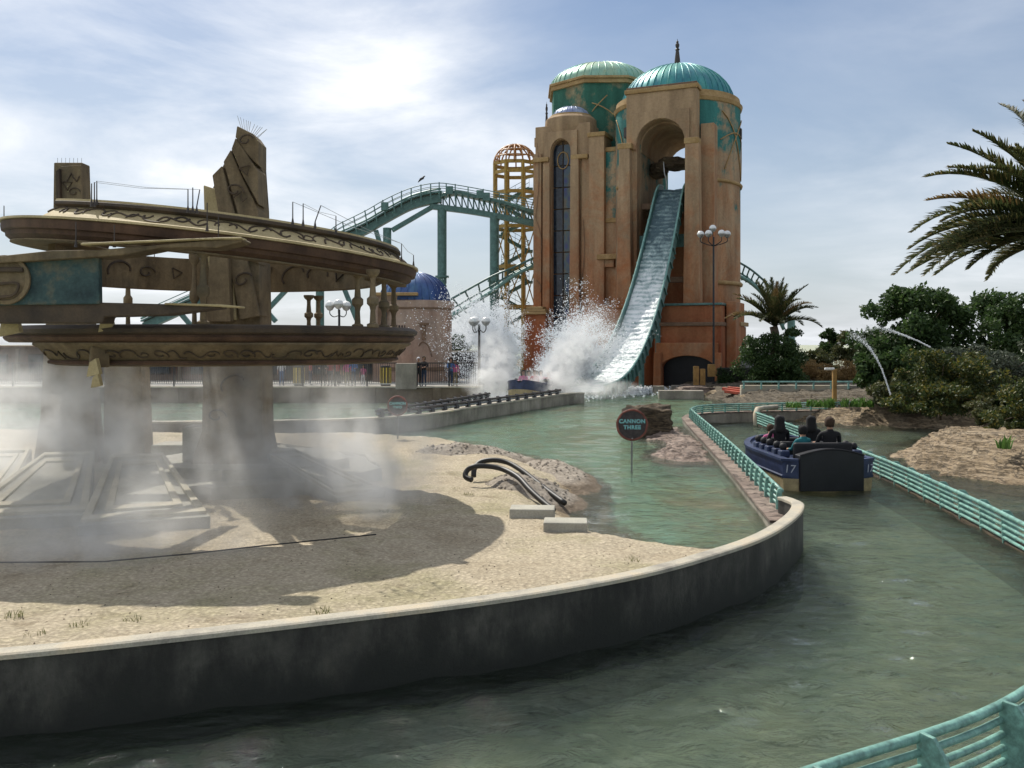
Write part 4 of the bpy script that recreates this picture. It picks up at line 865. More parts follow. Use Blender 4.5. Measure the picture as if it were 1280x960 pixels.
# etched lines on the stucco
for (u0, z0, u1, z1_) in ((-2.4, 23, -2.55, 16), (-2.6, 16, -2.0, 12.5), (2.2, 15.5, 1.9, 9), (2.0, 9, 2.5, 6.8), (-2.5, 10, -2.1, 8.8)):
    MB().tube([TNb(u0+(u1-u0)*q+.25*math.sin(q*PI), .02+.36*(abs(u0) > 1.9), z0+(z1_-z0)*q) for q in np.linspace(0, 1, 7)], .035, 4).build('etched_line', 'trim_dark', t2)
tag(MB().box((4.6, 78.6, 1.0), (9, .5, 1.3)).build('splash_screen_wall', 'concrete', bevel=.04), 'grey low wall at the foot of the stained-glass tower behind the spray', 'wall')

# ---- the slide chute
sl = [(3.0, 17.3), (5, 16.9), (7, 14.1), (9, 10.9), (11, 8.1), (13, 5.8), (15, 4.0), (17, 2.6), (19, 1.6), (21, 1.0), (23, .7), (24.5, .6)]
sl = smoothpath([Vector((.6-1.45*max(0, (v-6)/18)**.9, v, z)) for v, z in sl], 5)
slide = thing('water_slide', 'steep teal flume of white rushing water leaving the domed tower', 'slide', T1(.6, 23, .3))
hw = 1.4
P = []; nrm = []
for i, p in enumerate(sl):
    d = (sl[min(i+1, len(sl)-1)]-sl[max(i-1, 0)]).normalized(); up = Vector((0, -d.z, d.y)) if d.y > 0 else Vector((0, 0, 1)); P.append(p); nrm.append(Vector((0, -d.z, d.y)))
def wk(p): return .80+.28*max(0, min(1, (p.y-5)/17))     # the flume widens towards its foot
def strip(offs_pairs, name, mat, smooth=True):
    b = MB(); k = len(offs_pairs)
    for p, n in zip(P, nrm):
        k_ = wk(p)
        for (u, h) in offs_pairs: q = p+n*h; b.v.append(tuple(T1(q.x+u*k_, q.y, q.z)))
    m_ = len(P)
    for i in range(m_-1):
        for j in range(k):
            j2 = (j+1) % k; b.f.append((i*k+j, i*k+j2, (i+1)*k+j2, (i+1)*k+j))
    b.f += [tuple(range(k)), tuple((m_-1)*k+j for j in range(k-1, -1, -1))]
    return b.build(name, mat, slide, smooth=smooth)
strip([(-hw, -.35), (hw, -.35), (hw, -.08), (-hw, -.08)], 'chute_floor', 'teal_steel')
strip([(-hw-.1, -.45), (-hw, -.45), (-hw, .5), (-hw-.1, .5)], 'chute_side', 'teal_steel')
strip([(hw, -.45), (hw+.1, -.45), (hw+.1, .5), (hw, .5)], 'chute_side', 'teal_steel')
for s_ in (-1, 1):
    MB().tube([T1(p.x+s_*(hw+.06)*wk(p), p.y+n.y*.55, p.z+n.z*.55) for p, n in zip(P, nrm)], .085, 6).build('chute_rail', 'teal_light', slide, smooth='all')
    for i in range(2, len(P)-1, 2):
        p, n = P[i], nrm[i]; MB().beam(T1(p.x+s_*(hw+.18)*wk(p), p.y+n.y*-.4, p.z+n.z*-.4), T1(p.x+s_*(hw+.18)*wk(p), p.y+n.y*.5, p.z+n.z*.5), .12, .14).build('chute_bracket', 'teal_steel', slide)
# rushing water in steps
b = MB(); nw = 15; Wp = []
for i in range(len(P)-1):
    for k in range(6): Wp.append((P[i].lerp(P[i+1], k/6), nrm[i].lerp(nrm[i+1], k/6)))
for i, (p, n) in enumerate(Wp):
    for j in range(nw):
        u = (-hw+.03+2*(hw-.03)*j/(nw-1))*wk(p); e = abs(j-(nw-1)/2)/((nw-1)/2)
        h = .02+.05*abs(math.sin(i*.52+2.2*mnoise.noise(Vector((u*.9, i*.1, 0)))))+.10*mnoise.noise(Vector((u*2.2, i*.33, 4)))+.06*e
        q = p+n*h; b.v.append(tuple(T1(q.x+u, q.y, q.z)))
for i in range(len(Wp)-1):
    for j in range(nw-1): b.f.append((i*nw+j, i*nw+j+1, (i+1)*nw+j+1, (i+1)*nw+j))
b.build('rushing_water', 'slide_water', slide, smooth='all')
for i in (14, 24, 34):
    p = P[i]; MB().tube([T1(p.x, p.y, p.z-.4), T1(p.x, p.y, .1)], .22, 8).build('support_post', 'teal_steel', slide)
    MB().beam(T1(p.x-hw, p.y, p.z-.55), T1(p.x+hw, p.y, p.z-.55), .2).build('support_beam', 'teal_steel', slide)

# ================================================================== COASTER
cd = 92.
def pathpx(pts, d=cd): return smoothpath([D(px, py, dd if (dd := (q[0] if q else d)) else d) for px, py, *q in pts], 5)
co_ = thing('coaster_lift', 'teal steel roller coaster lift with railed track on round columns', 'roller coaster', D(585, 480, cd).xy.to_3d())
spine = pathpx([(180, 408), (330, 340), (400, 312), (455, 288), (480, 274), (512, 257), (535, 250), (552, 247)])
MB().sweep([(p.x, p.y, p.z) for p in spine], [(-.5, -.5), (.5, -.5), (.5, .35), (-.5, .35)]).build('box_beam', 'teal_steel', co_, bevel=.04)
MB().sweep([(p.x, p.y, p.z) for p in spine], [(-.9, .45), (.9, .45), (.9, .58), (-.9, .58)]).build('walkway', 'teal_steel', co_)
for s_ in (-.8, .8):
    MB().tube([(p.x, p.y+s_, p.z+.75) for p in spine], .1, 6).build('track_rail', 'teal_light', co_, smooth='all')
top = pathpx([(552, 247), (570, 243), (599, 249), (630, 256), (668, 268), (700, 280)])
for dz, rr, nm in ((0, .2, 'track_rail'), (.25, .1, 'track_rail'), (-.0, .2, 'track_rail')):
    pass
for s_ in (-1, 1): MB().tube([(p.x, p.y+s_*.8, p.z+.15) for p in top], .14, 6).build('track_rail', 'teal_steel', co_, smooth='all')
MB().sweep([(p.x, p.y, p.z) for p in top], [(-.9, -.05), (.9, -.05), (.9, .1), (-.9, .1)]).build('walkway', 'teal_steel', co_)
bot = [D(538, 257, cd), D(585, 263, cd), D(625, 270, cd), D(668, 279, cd)]
bot = smoothpath(bot, 6)
MB().sweep([(p.x, p.y, p.z) for p in bot], [(-.35, -.35), (.35, -.35), (.35, .2), (-.35, .2)]).build('truss_chord', 'teal_steel', co_, bevel=.03)
for i in range(0, len(bot)-1):
    q0, q1 = bot[i], bot[i+1]
    def topz(x): return min(top, key=lambda p: abs(p.x-x))
    a0, a1 = topz(q0.x), topz(q1.x)
    MB().beam(q0, (q0.x, q0.y, a0.z), .14).build('truss_post', 'teal_steel', co_); MB().beam((q0.x, q0.y, a0.z), q1, .12).build('truss_diagonal', 'teal_steel', co_)
hand = pathpx([(180, 388), (330, 322), (400, 295), (422, 281), (456, 264), (484, 248), (514, 235), (544, 229), (569, 231), (614, 239), (668, 250)], cd-.9)
for dz, rr in ((0, .045), (-.5, .035), (-.95, .03)): MB().tube([(p.x, p.y, p.z+dz) for p in hand], rr, 5).build('handrail', 'teal_steel', co_, smooth='all')
for dz in (0, -.5): MB().tube([(p.x, p.y+1.8, p.z+dz) for p in hand], .035, 5).build('handrail', 'teal_steel', co_, smooth='all')
for i, p in enumerate(hand[2::2]):
    MB().beam(p+Vector((0, 0, .08 if i % 2 else 0)), p+Vector((.28 if i < 13 else 0, 0, -1.6)), .11).build('handrail_post', 'teal_steel', co_)
for (px, py) in ((481, 258), (562, 238), (600, 243), (608, 246)): MB().box(D(px, py, cd-1), (.7, .4, .8)).build('control_box', 'teal_steel', co_, bevel=.03)
for (px, top_, r) in ((552.5, 262, .47), (618, 271, .47), (484, 285, .42), (400, 318, .42)):
    a = D(px, top_, cd); MB().tube([a, (a.x, a.y, .3)], r, 14).build('column', 'teal_steel', co_, smooth=True)
    if px > 500: MB().lathe([(r, -.1), (r+.22, -.1), (r+.22, .1), (r, .1)], 14, (a.x, a.y, D(px, 346 if px < 600 else 351, cd).z)).build('column_flange', 'teal_steel', co_)
for a, b_ in (((540, 259), (490, 288)), ((430, 360), (446, 400)), ((400, 318), (330, 392)), ((322, 376), (345, 402)), ((220, 385), (250, 420)), ((470, 288), (482, 330))):
    MB().beam(D(*a, cd), D(*b_, cd), .45).build('brace', 'teal_steel', co_, bevel=.03)
pb = D(526, 228, cd-.9)
bird = MB().tube([pb+Vector((-.28, 0, .0)), pb+Vector((0, 0, .32)), pb+Vector((.2, 0, .42)), pb+Vector((.34, 0, .62)), pb+Vector((.46, 0, .62))], [.03, .13, .13, .07, .015], 8).build('bird', 'black_metal', None, smooth='all')
tag(bird, 'small dark bird perched on the coaster handrail', 'bird')
# ladder-like lower track
def ladder_track(name, label, up, lo, d, nt, w=1.3):
    t = thing(name, label, 'coaster track', D(up[0][0], 478, d))
    U = smoothpath([D(px, py, d) for px, py in up], 6); Lw = smoothpath([D(px, py, d+w*.4) for px, py in lo], 6)
    MB().tube(U, .11, 6).build('track_rail', 'teal_steel', t, smooth='all'); MB().tube([p.lerp(q, .55)+Vector((0, w, 0)) for p, q in zip(U, Lw)], .09, 6).build('track_rail', 'teal_steel', t, smooth='all')
    MB().tube(Lw, .2, 8).build('track_spine', 'teal_light', t, smooth='all')
    for k in range(nt):
        i = (k+.5)/nt*(len(U)-1); i0 = int(i); f = i-i0; p = U[i0].lerp(U[min(i0+1, len(U)-1)], f); q = Lw[i0].lerp(Lw[min(i0+1, len(Lw)-1)], f)
        e = (q-p)*.28
        MB().tube([p, (p+q)/2+Vector((0, w*.6, 0)), q+e+Vector((.25, 0, 0))], .09, 5).build('tie', 'teal_steel', t)
    return t
ladder_track('coaster_track', 'rising teal ladder-like coaster track left of the terracotta tower', [(548, 385), (557, 378), (612, 347), (640, 335), (668, 322)], [(556, 398), (570, 391), (612, 366), (640, 346), (668, 331)], 89, 15)
ladder_track('coaster_track', 'curving teal coaster track behind the slide tower and the date palm', [(905, 318), (922, 327), (940, 338), (958, 354), (976, 376), (990, 405)], [(905, 332), (922, 344), (938, 353), (953, 367), (968, 388), (980, 412)], 97, 15)
c = D(989, 430, 97); tag(MB().tube([(c.x, c.y, .3), (c.x, c.y, 6.6)], .4, 12).build('track_column', 'teal_light', smooth=True), 'pale teal support column of the coaster behind the date palm', 'column')

# ---- yellow stair tower
yd = 100.; yc = D(644, 430, yd); yr = 2.35
yt = thing('stair_tower', 'yellow steel stair tower with open domed cage on top', 'tower', (yc.x, yc.y, .4))
def yp(k, z, r=yr): a = 2*PI*k/8+.35; return Vector((yc.x+r*math.cos(a), yc.y+r*math.sin(a), z))
ztop = D(0, 206, yd).z
levels = [.4, 3.6, 7.9, 12.2, 16.5, 20.2, ztop-1.0, ztop]
for k in range(8): MB().tube([yp(k, .3), yp(k, ztop)], .19, 8).build('post', 'yellow_steel', yt, smooth=True)
for z in levels[1:]:
    for k in range(8): MB().beam(yp(k, z), yp(k+1, z), .22, .36).build('ring_beam', 'yellow_steel', yt)
for i in range(1, 5):
    for k in range(0, 8, 1):
        z0, z1_ = levels[i], levels[i+1]
        MB().tube([yp(k, z0), yp(k+1, z1_)] if (k+i) % 2 else [yp(k+1, z0), yp(k, z1_)], .065, 5).build('brace', 'yellow_steel', yt)
rise = D(0, 181, yd).z-ztop
for k in range(16):
    a = 2*PI*k/16+.35; MB().tube([(yc.x+yr*math.cos(q)*math.cos(a), yc.y+yr*math.cos(q)*math.sin(a), ztop+rise*math.sin(q)) for q in np.linspace(0, PI/2-.12, 8)], .085, 5).build('dome_rib', 'orange_steel', yt, smooth='all')
for q in (.35, .7, 1.05, 1.4):
    MB().tube([(yc.x+yr*math.cos(q)*math.cos(a), yc.y+yr*math.cos(q)*math.sin(a), ztop+rise*math.sin(q)) for a in np.linspace(0, 2*PI, 25)], .08, 5).build('dome_hoop', 'orange_steel', yt, smooth='all')
for i in range(1, 7):
    for s_ in (0, 1):
        z0 = .6+(i-1)*3.35+s_*1.7; x0, x1 = (-1.5, 1.5) if s_ else (1.5, -1.5); y = yc.y-.5 if s_ else yc.y+.5
        a, b_ = Vector((yc.x+x0, y, z0)), Vector((yc.x+x1, y, z0+1.65))
        MB().beam(a, b_, .9, .35).build('stair_flight', 'teal_steel', yt)
        for h in (.5, 1.0): MB().tube([a+Vector((0, -.45, h+.1)), b_+Vector((0, -.45, h+.1))], .035, 4).build('stair_rail', 'teal_steel', yt)
        for q in (0, .25, .5, .75, 1): p = a.lerp(b_, q)+Vector((0, -.45, 0)); MB().tube([p, p+Vector((0, 0, 1.1))], .025, 4).build('stair_baluster', 'teal_steel', yt)
        MB().box((yc.x+x1, yc.y, z0+1.6), (.8, 2, .18)).build('landing', 'teal_steel', yt)

# ================================================================== PROMENADE
bd = 66.
bl = thing('domed_pavilion', 'pinkish stone pavilion with blue ribbed dome and arched window', 'building', (D(514, 430, bd).x, bd+2.4, 1.2))
bc = Vector((D(514, 430, bd).x, bd+2.4, 0))
zb = D(0, 375, bd+2).z
MB().lathe([(2.75, 1.1), (2.75, zb-.7), (2.95, zb-.6), (2.95, zb-.15), (2.8, zb-.1), (2.4, zb-.05)], 40, (bc.x, bc.y, 0)).build('drum_wall', 'stucco_pink', bl, smooth=True)
for k, z in enumerate((zb-.6, 2.1)): MB().lathe([(2.76, z-.14), (2.86, z-.12), (2.86, z+.12), (2.76, z+.14)], 40, (bc.x, bc.y, 0)).build('belt', 'trim_dark', bl, smooth=True)
dome(bl, bc, 2.62, 2.15, 30, 'dome_blue', zb-.08, .035, 36)
x0, x1 = D(466, 430, bd).x, D(521, 430, bd).x; zt = D(0, 369, bd).z; cxw = D(491, 430, bd).x
FB = lambda u, v, w: Vector((u, bd-v, w))
MB().arch(x0, x1, 1.1, zt, cxw, .86, D(0, 402, bd).z, -.5, 0, FB, sill=4.95).build('front_wall', 'stucco_pink', bl, bevel=.03)
MB().box(((x0+x1)/2, bd+1.5, (1.1+zt)/2), (x1-x0-.06, 1.9, zt-1.16)).build('front_block', 'stucco_pink', bl, bevel=.03)
MB().box(((x0+x1)/2, bd+.8, zt+.06), (x1-x0+.25, 3.0, .22)).build('front_cornice', 'trim_ochre', bl, bevel=.03)
MB().arch(cxw-1.06, cxw+1.06, 4.95, D(0, 402, bd).z+1.08, cxw, .87, D(0, 402, bd).z, .002, .1, FB).build('window_surround', 'trim_dark', bl)
for i in range(3): MB().box((cxw-.57+.57*i, bd+.35, 5.9), (.53, .06, 1.9)).build('pane', 'glass_dark', bl)
MB().box((cxw, bd-.1, 4.9), (2.4, .5, .16)).build('window_sill', 'timber_dark', bl)
for i in range(12): MB().box((cxw-1.1+.2*i, bd-.28, 5.1), (.08, .08, .28)).build('sill_spindle', 'timber_dark', bl)
px_ = D(530, 405, bd-.2)
MB().box((px_.x, bd-.3, px_.z), (.75, .4, .16)).build('wall_bracket', 'trim_dark', bl, bevel=.03); MB().box((px_.x, bd-.25, px_.z-.6), (.26, .3, 1.1)).build('wall_bracket', 'trim_dark', bl, bevel=.03)
MB().tube([(D(511, 445, bd).x+.28*math.cos(q), bd-.04, D(0, 445, bd).z+.28*math.sin(q)) for q in np.linspace(0, 2*PI, 16)], .05, 5).build('roundel', 'trim_dark', bl)
MB().tube(smoothpath([D(520, 440, bd-.1), D(527, 428, bd-.35), D(535, 432, bd-.35), D(540, 446, bd-.3)], 4), .05, 5).build('roundel', 'trim_dark', bl)
t = thing('back_building', 'long low dark brown building behind the promenade crowd', 'building', (-29, 71, 1.2))
MB().box((-29, 71, 2.4), (39, 6, 2.5)).build('wall', 'wall_brown', t, bevel=.05)
MB().box((-29, 70.8, 3.72), (39.6, 6.8, .14)).build('roof', 'trim_dark', t, bevel=.03)
for i in range(13):
    x = -47+3*i; MB().box((x, 67.97, 2.4), (1.5, .08, 1.5)).build('window', 'timber_dark', t, bevel=.02); MB().box((x, 67.91, 2.4), (1.3, .05, 1.3)).build('pane', 'glass_dark', t)
    MB().box((x+1.5, 67.9, 2.35), (.22, .2, 2.4)).build('pilaster', 'wall_stain', t, bevel=.02)
tag(MB().box((-3.3, 73, 2.05), (5.2, .4, 2.4)).build('back_wall', 'timber_dark', bevel=.03), 'low dark wall with pale coping right of the domed pavilion', 'wall')
o = MB().box((-3.3, 73, 3.31), (5.3, .5, .14)).build('coping', 'concrete_cap', bpy.data.objects['back_wall'])
# railing
rl = thing('promenade_railing', 'long black metal railing along the visitors\' promenade', 'railing', (-20, 57.2, 1.28))
ry = 57.15; xr0, xr1 = -37., -6.9
for (a, b_) in ((xr0, -7.15), (-5.9, -2.1)):
    MB().beam((a, ry, 2.72), (b_, ry, 2.72), .08, .07).build('top_rail', 'dark_iron', rl); MB().beam((a, ry, 1.42), (b_, ry, 1.42), .06, .06).build('bottom_rail', 'galv', rl)
    for x in np.arange(a, b_+.1, 2.0): MB().box((x, ry, 2.0), (.09, .09, 1.44)).build('post', 'black_metal', rl)
    bb = MB()
    for x in np.arange(a+.14, b_, .14): bb.box((x, ry, 2.07), (.028, .028, 1.24))
    bb.build('balusters', 'black_metal', rl)['kind'] = 'stuff'
MB().box((-6.55, 57.1, 1.9), (1.3, .6, 1.6)).build('pier', 'concrete', rl, bevel=.03)
for x, lab in ((D(376, 465, 60).x, 'yellow slatted barrel behind the railing near the stroller'), (D(482, 468, 59.5).x, 'yellow slatted barrel behind the railing beside the concrete pier')):
    t = thing('slatted_barrel', lab, 'barrel', (x, 59.5, 1.2), group='yellow barrels on the promenade')
    MB().lathe([(.3, 0), (.33, .05), (.33, 1.25), (.3, 1.3), (0, 1.3)], 14, (x, 59.5, 1.2)).build('drum', 'black_metal', t)
    for k in range(10):
        a = 2*PI*k/10; MB().box((x+.345*math.cos(a), 59.5+.345*math.sin(a), 1.85), (.03, .11, 1.05), a).build('slat', 'yellow_paint', t)
# lamps
def lamp(px, py_g, d, globes, zbase, lab, drop=.5, r=.28):
    c = D(px, py_g, d); t = thing('street_lamp', lab, 'lamp', (c.x, c.y, zbase), group='globe lamps')
    MB().tube([(c.x, c.y, zbase), (c.x, c.y, zbase+.5), (c.x, c.y, zbase+.55), (c.x, c.y, c.z-.2)], [.15, .14, .09, .075], 10).build('pole', 'black_metal', t, smooth=True)
    for (dx, dy, dz) in globes:
        g = c+Vector((dx, dy, dz))
        MB().tube(smoothpath([(c.x, c.y, c.z-drop), (c.x+dx*.6, c.y+dy*.6, g.z-.75), (g.x, g.y, g.z-.55), (g.x, g.y, g.z-.25)], 4), .035, 6).build('arm', 'black_metal', t, smooth='all')
        b_ = MB().lathe([(0, -.02)]+[(r*math.cos(q), r*math.sin(q)) for q in np.linspace(-.2, PI/2, 9)], 16, g).build('globe', 'globe', t, smooth='all')
        MB().lathe([(.06, -r*1.05), (r*.55, -r*.85), (r*.98, -.06), (r*1.04, -.03), (r*1.0, .0)], 16, g).build('globe_basket', 'galv', t, smooth='all')
    return t
lamp(892, 293, 71, [(-1.0, 0, 0), (1.05, 0, .02), (-.5, -.5, 0), (.5, -.5, .02), (0, .3, .5)], .4, 'tall black lamp post with five white globes before the slide tower', .9)
lamp(424, 383, 62, [(-.62, 0, .05), (.0, -.3, .15), (.42, .3, .05)], 1.2, 'three-globe lamp post standing on the promenade behind the stone ring', .6, .33)
lamp(599, 402, 62, [(-.42, 0, 0), (.45, 0, 0.02), (-.3, .4, 0.05)], .3, 'globe lamp post half hidden by the splash beside the coaster column', .5, .3)
o = MB().box((D(889, 463, 70.8).x, 70.7, D(0, 463, 70.8).z), (.55, .4, .95)).build('control_box', 'wood_post', bevel=.03); tag(o, 'ochre wooden control box fixed to the tall lamp post', 'box')
# ================================================================== PEOPLE
def body_mesh(name, J, E):
    """J: joints {key: (pos, radius)}, E: bones -> one continuous skinned surface"""
    keys = list(J); me = bpy.data.meshes.new(name); me.from_pydata([J[k][0] for k in keys], [(keys.index(a), keys.index(b)) for a, b in E], [])
    o = bpy.data.objects.new(name, me); COL.objects.link(o); o.modifiers.new('skin', 'SKIN'); 
    for i, k in enumerate(keys):
        sv = me.skin_vertices[0].data[i]; r = J[k][1]; sv.radius = r if isinstance(r, tuple) else (r, r); sv.use_root = (k == 'pelvis')
    sb = o.modifiers.new('sub', 'SUBSURF'); sb.levels = 1; sb.render_levels = 1
    bpy.context.view_layer.update(); dg = bpy.context.evaluated_depsgraph_get()
    m2 = bpy.data.meshes.new_from_object(o.evaluated_get(dg)); bpy.data.objects.remove(o); m2.shade_smooth(); return m2
def person_joints(pose):
    J = {}; E = []
    seat = pose == 'sit'; z0 = 0 if seat else .93
    J['pelvis'] = ((0, 0, z0), (.16, .12)); J['waist'] = ((0, -.01, z0+.16), (.14, .105)); J['chest'] = ((0, 0, z0+.38), (.165, .12)); J['neck0'] = ((0, .01, z0+.54), .07)
    J['neck'] = ((0, 0, z0+.60), .055); J['jaw'] = ((0, -.03, z0+.65), (.062, .075)); J['head'] = ((0, -.01, z0+.73), (.09, .108)); J['crown'] = ((0, 0, z0+.805), (.07, .085))
    J['nose'] = ((0, -.125, z0+.70), .013)
    E += [('pelvis', 'waist'), ('waist', 'chest'), ('chest', 'neck0'), ('neck0', 'neck'), ('neck', 'jaw'), ('jaw', 'head'), ('head', 'crown'), ('jaw', 'nose')]
    for s, n in ((-1, 'l'), (1, 'r')):
        J['ear'+n] = ((s*.092, .0, z0+.70), .014); E.append(('head', 'ear'+n))
        J['sho'+n] = ((s*.18, 0, z0+.49), .062); E.append(('chest', 'sho'+n))
        if pose == 'lean': el, wr, dirn = (s*.27, -.12, z0+.26), (s*.2, -.36, z0+.24), Vector((0, -1, -.1))
        elif seat: el, wr, dirn = (s*.24, -.1, z0+.24), (s*.2, -.34, z0+.22), Vector((0, -1, 0))
        else: el, wr, dirn = (s*.25, .02, z0+.22), (s*.26, -.05, z0-.02), Vector((0, -.2, -1))
        J['elb'+n] = (el, .043); J['wri'+n] = (wr, .028); E += [('sho'+n, 'elb'+n), ('elb'+n, 'wri'+n)]
        pm_ = Vector(wr)+dirn*.07; J['palm'+n] = (tuple(pm_), (.032, .02)); E.append(('wri'+n, 'palm'+n))
        side = Vector((1, 0, 0))
        for f, (o_, l) in enumerate(((-.027, .06), (-.009, .075), (.009, .07), (.027, .055))):
            a = pm_+side*o_+dirn*.035; b = a+dirn*l*.6+Vector((0, 0, -.012)); J[f'f{f}{n}'] = (tuple(a), .009); J[f'g{f}{n}'] = (tuple(b), .008); E += [('palm'+n, f'f{f}{n}'), (f'f{f}{n}', f'g{f}{n}')]
        a = Vector(wr)+dirn*.03-side*s*.045; J['t'+n] = (tuple(a), .01); J['u'+n] = (tuple(a+dirn*.035-side*s*.01), .009); E += [('wri'+n, 't'+n), ('t'+n, 'u'+n)]
        J['hip'+n] = ((s*.09, 0, z0-.06), .09); E.append(('pelvis', 'hip'+n))
        if seat: kn, an, to = (s*.13, -.42, z0-.02), (s*.13, -.46, z0-.42), (s*.14, -.6, z0-.46)
        else: kn, an, to = (s*.10, -.02, .49), (s*.10, .02, .09), (s*.12, -.14, .035)
        J['kne'+n] = (kn, .06); J['ank'+n] = (an, .042); J['toe'+n] = (to, .035); E += [('hip'+n, 'kne'+n), ('kne'+n, 'ank'+n), ('ank'+n, 'toe'+n)]
    return J, E, z0
BODY = {}
for pose in ('stand', 'lean', 'sit'):
    J, E, z0 = person_joints(pose); me = body_mesh('body_'+pose, J, E)
    for m_ in ('skin', 'blue_cloth', 'jeans', 'pad_black'): me.materials.append(MAT[m_])
    for p in me.polygons:
        c = p.center; arm = abs(c.x) > .19 or (pose != 'stand' and c.y < -.16 and c.z > z0+.1)
        if c.z > z0+.565: k = 0
        elif pose != 'stand' and c.y < -.25 and c.z > z0+.1: k = 0
        elif pose == 'stand' and abs(c.x) > .19 and c.z < z0+.12: k = 0
        elif c.z < (z0-.42 if pose == 'sit' else .07): k = 3
        elif c.z < z0+.06 and not (abs(c.x) > .2): k = 2
        else: k = 1
        p.material_index = k
    BODY[pose] = (me, z0)
def hair_mesh(long):
    b = MB(); n = 16
    prof = [(.0, .118), (.045, .112), (.08, .085), (.098, .045), (.104, .0), (.10, -.05)]+([(.112, -.12), (.128, -.2), (.12, -.27), (.09, -.3)] if long else [(.095, -.08), (.075, -.115)])
    V = []; Fc = []; k = len(prof)
    for i in range(n+1):
        a = R(-35)+R(250)*i/n    # open at the face, towards -y
        for r, z in prof: V.append((r*math.cos(a)*(1.06 if long else .98), r*math.sin(a)*(1.22 if long else 1.14), z*(1.08 if long else 1.0)))
    for i in range(n):
        for q in range(k-1): Fc.append((i*k+q, (i+1)*k+q, (i+1)*k+q+1, i*k+q+1))
    # fringe part of the cap
    for i in range(8):
        a0, a1 = R(215)+R(110)*i/8, R(215)+R(110)*(i+1)/8
        o = len(V); V += [(r*math.cos(a)*1.06, r*math.sin(a)*1.22, z*1.08) for a in (a0, a1) for r, z in prof[:4]]
        for q in range(3): Fc.append((o+q, o+4+q, o+5+q, o+q+1))
    V = [tuple(Vector(v)*(1+.10*mnoise.noise(Vector(v)*26)+.07*mnoise.noise(Vector(v)*60))) for v in V]
    me = bpy.data.meshes.new('hair'); me.from_pydata(V, [], Fc); me.shade_smooth(); me.materials.append(MAT['hair_black']); return me
HAIR = {0: hair_mesh(False), 1: hair_mesh(True)}
em = MB(); em.lathe([(0, -.011), (.009, -.005), (.011, 0), (.009, .005), (0, .011)], 8); EYE = bpy.data.meshes.new('eye'); EYE.from_pydata(em.v, [], em.f); EYE.materials.append(MAT['eye_dark'])
def person(label, pose, loc, rz, shirt, legs, hair='hair_black', long=0, s=1., grp=None, lean=0):
    """faces local -y; loc is the ground point (standing) or the seat point (sitting)"""
    me, z0 = BODY[pose]; t = thing('person', label, 'person', loc, rz, grp); t.rotation_euler = (lean, 0, rz); t.scale = (s*1.12, s*1.04, s) if pose == 'sit' else (s,)*3
    o = bpy.data.objects.new('body', me); COL.objects.link(o); o.parent = t; o.location = (0, 0, .13 if pose == 'sit' else 0)
    for i, m_ in ((1, shirt), (2, legs)): o.material_slots[i].link = 'OBJECT'; o.material_slots[i].material = MAT[m_]
    h = bpy.data.objects.new('hair', HAIR[long]); COL.objects.link(h); h.parent = t; h.location = (0, -.008, z0+.745+o.location.z); h.material_slots[0].link = 'OBJECT'; h.material_slots[0].material = MAT[hair]
    for s_ in (-1, 1):
        e = bpy.data.objects.new('eye', EYE); COL.objects.link(e); e.parent = t; e.location = (s_*.034, -.104, z0+.725+o.location.z)
    return t
pg = 'visitors on the promenade'
for (px, d, pose, rz, sh, lg, hr, lo_, s_, lab) in (
    (352, 59.0, 'stand', .4, 'white_cloth', 'blue_cloth', 'hair_brown', 0, 1.0, 'person in white top and blue trousers walking behind the railing'),
    (404, 58.4, 'lean', .1, 'black_cloth', 'black_cloth', 'hair_black', 0, 1.0, 'person in black leaning on the railing beside the red shirt'),
    (413, 58.8, 'stand', -.3, 'red_cloth', 'grey_cloth', 'hair_brown', 1, 1.02, 'person in dark red shirt and grey trousers behind the railing'),
    (421, 59.2, 'stand', .8, 'red_cloth', 'black_cloth', 'cap_white', 0, .98, 'person in red shirt and white cap behind the railing'),
    (434, 58.6, 'stand', .2, 'pink_cloth', 'khaki', 'hair_brown', 1, .95, 'person in pink top and khaki trousers behind the railing'),
    (442, 58.2, 'lean', -.1, 'blue_cloth', 'jeans', 'hair_black', 0, 1.0, 'person in light blue shirt and jeans leaning on the railing'),
    (454, 58.3, 'stand', .0, 'pink_cloth', 'white_cloth', 'hair_black', 1, .78, 'child in pink top and white trousers behind the railing'),
    (388, 60.2, 'stand', 1.6, 'red_cloth', 'jeans', 'hair_black', 0, 1.0, 'person in red shirt and jeans walking past the yellow barrel'),
    (523, 57.75, 'lean', .2, 'black_cloth', 'black_cloth', 'cap_white', 0, 1.05, 'person in black with white cap at the railing below the pavilion'),
    (530, 57.9, 'lean', -.3, 'black_cloth', 'jeans', 'hair_brown', 0, 1.08, 'person in black top and jeans at the railing below the pavilion'),
    (563, 57.8, 'lean', .6, 'blue_cloth', 'jeans', 'hair_black', 0, 1.03, 'person in blue and jeans at the end of the railing by the splash'),
    (569, 58.3, 'stand', .3, 'pink_cloth', 'khaki', 'hair_black', 1, .95, 'person in faded pink top at the end of the railing by the splash')):
    person(lab, pose, (D(px, 430, d).x, d, 1.2), rz, sh, lg, hr, lo_, s_, pg)

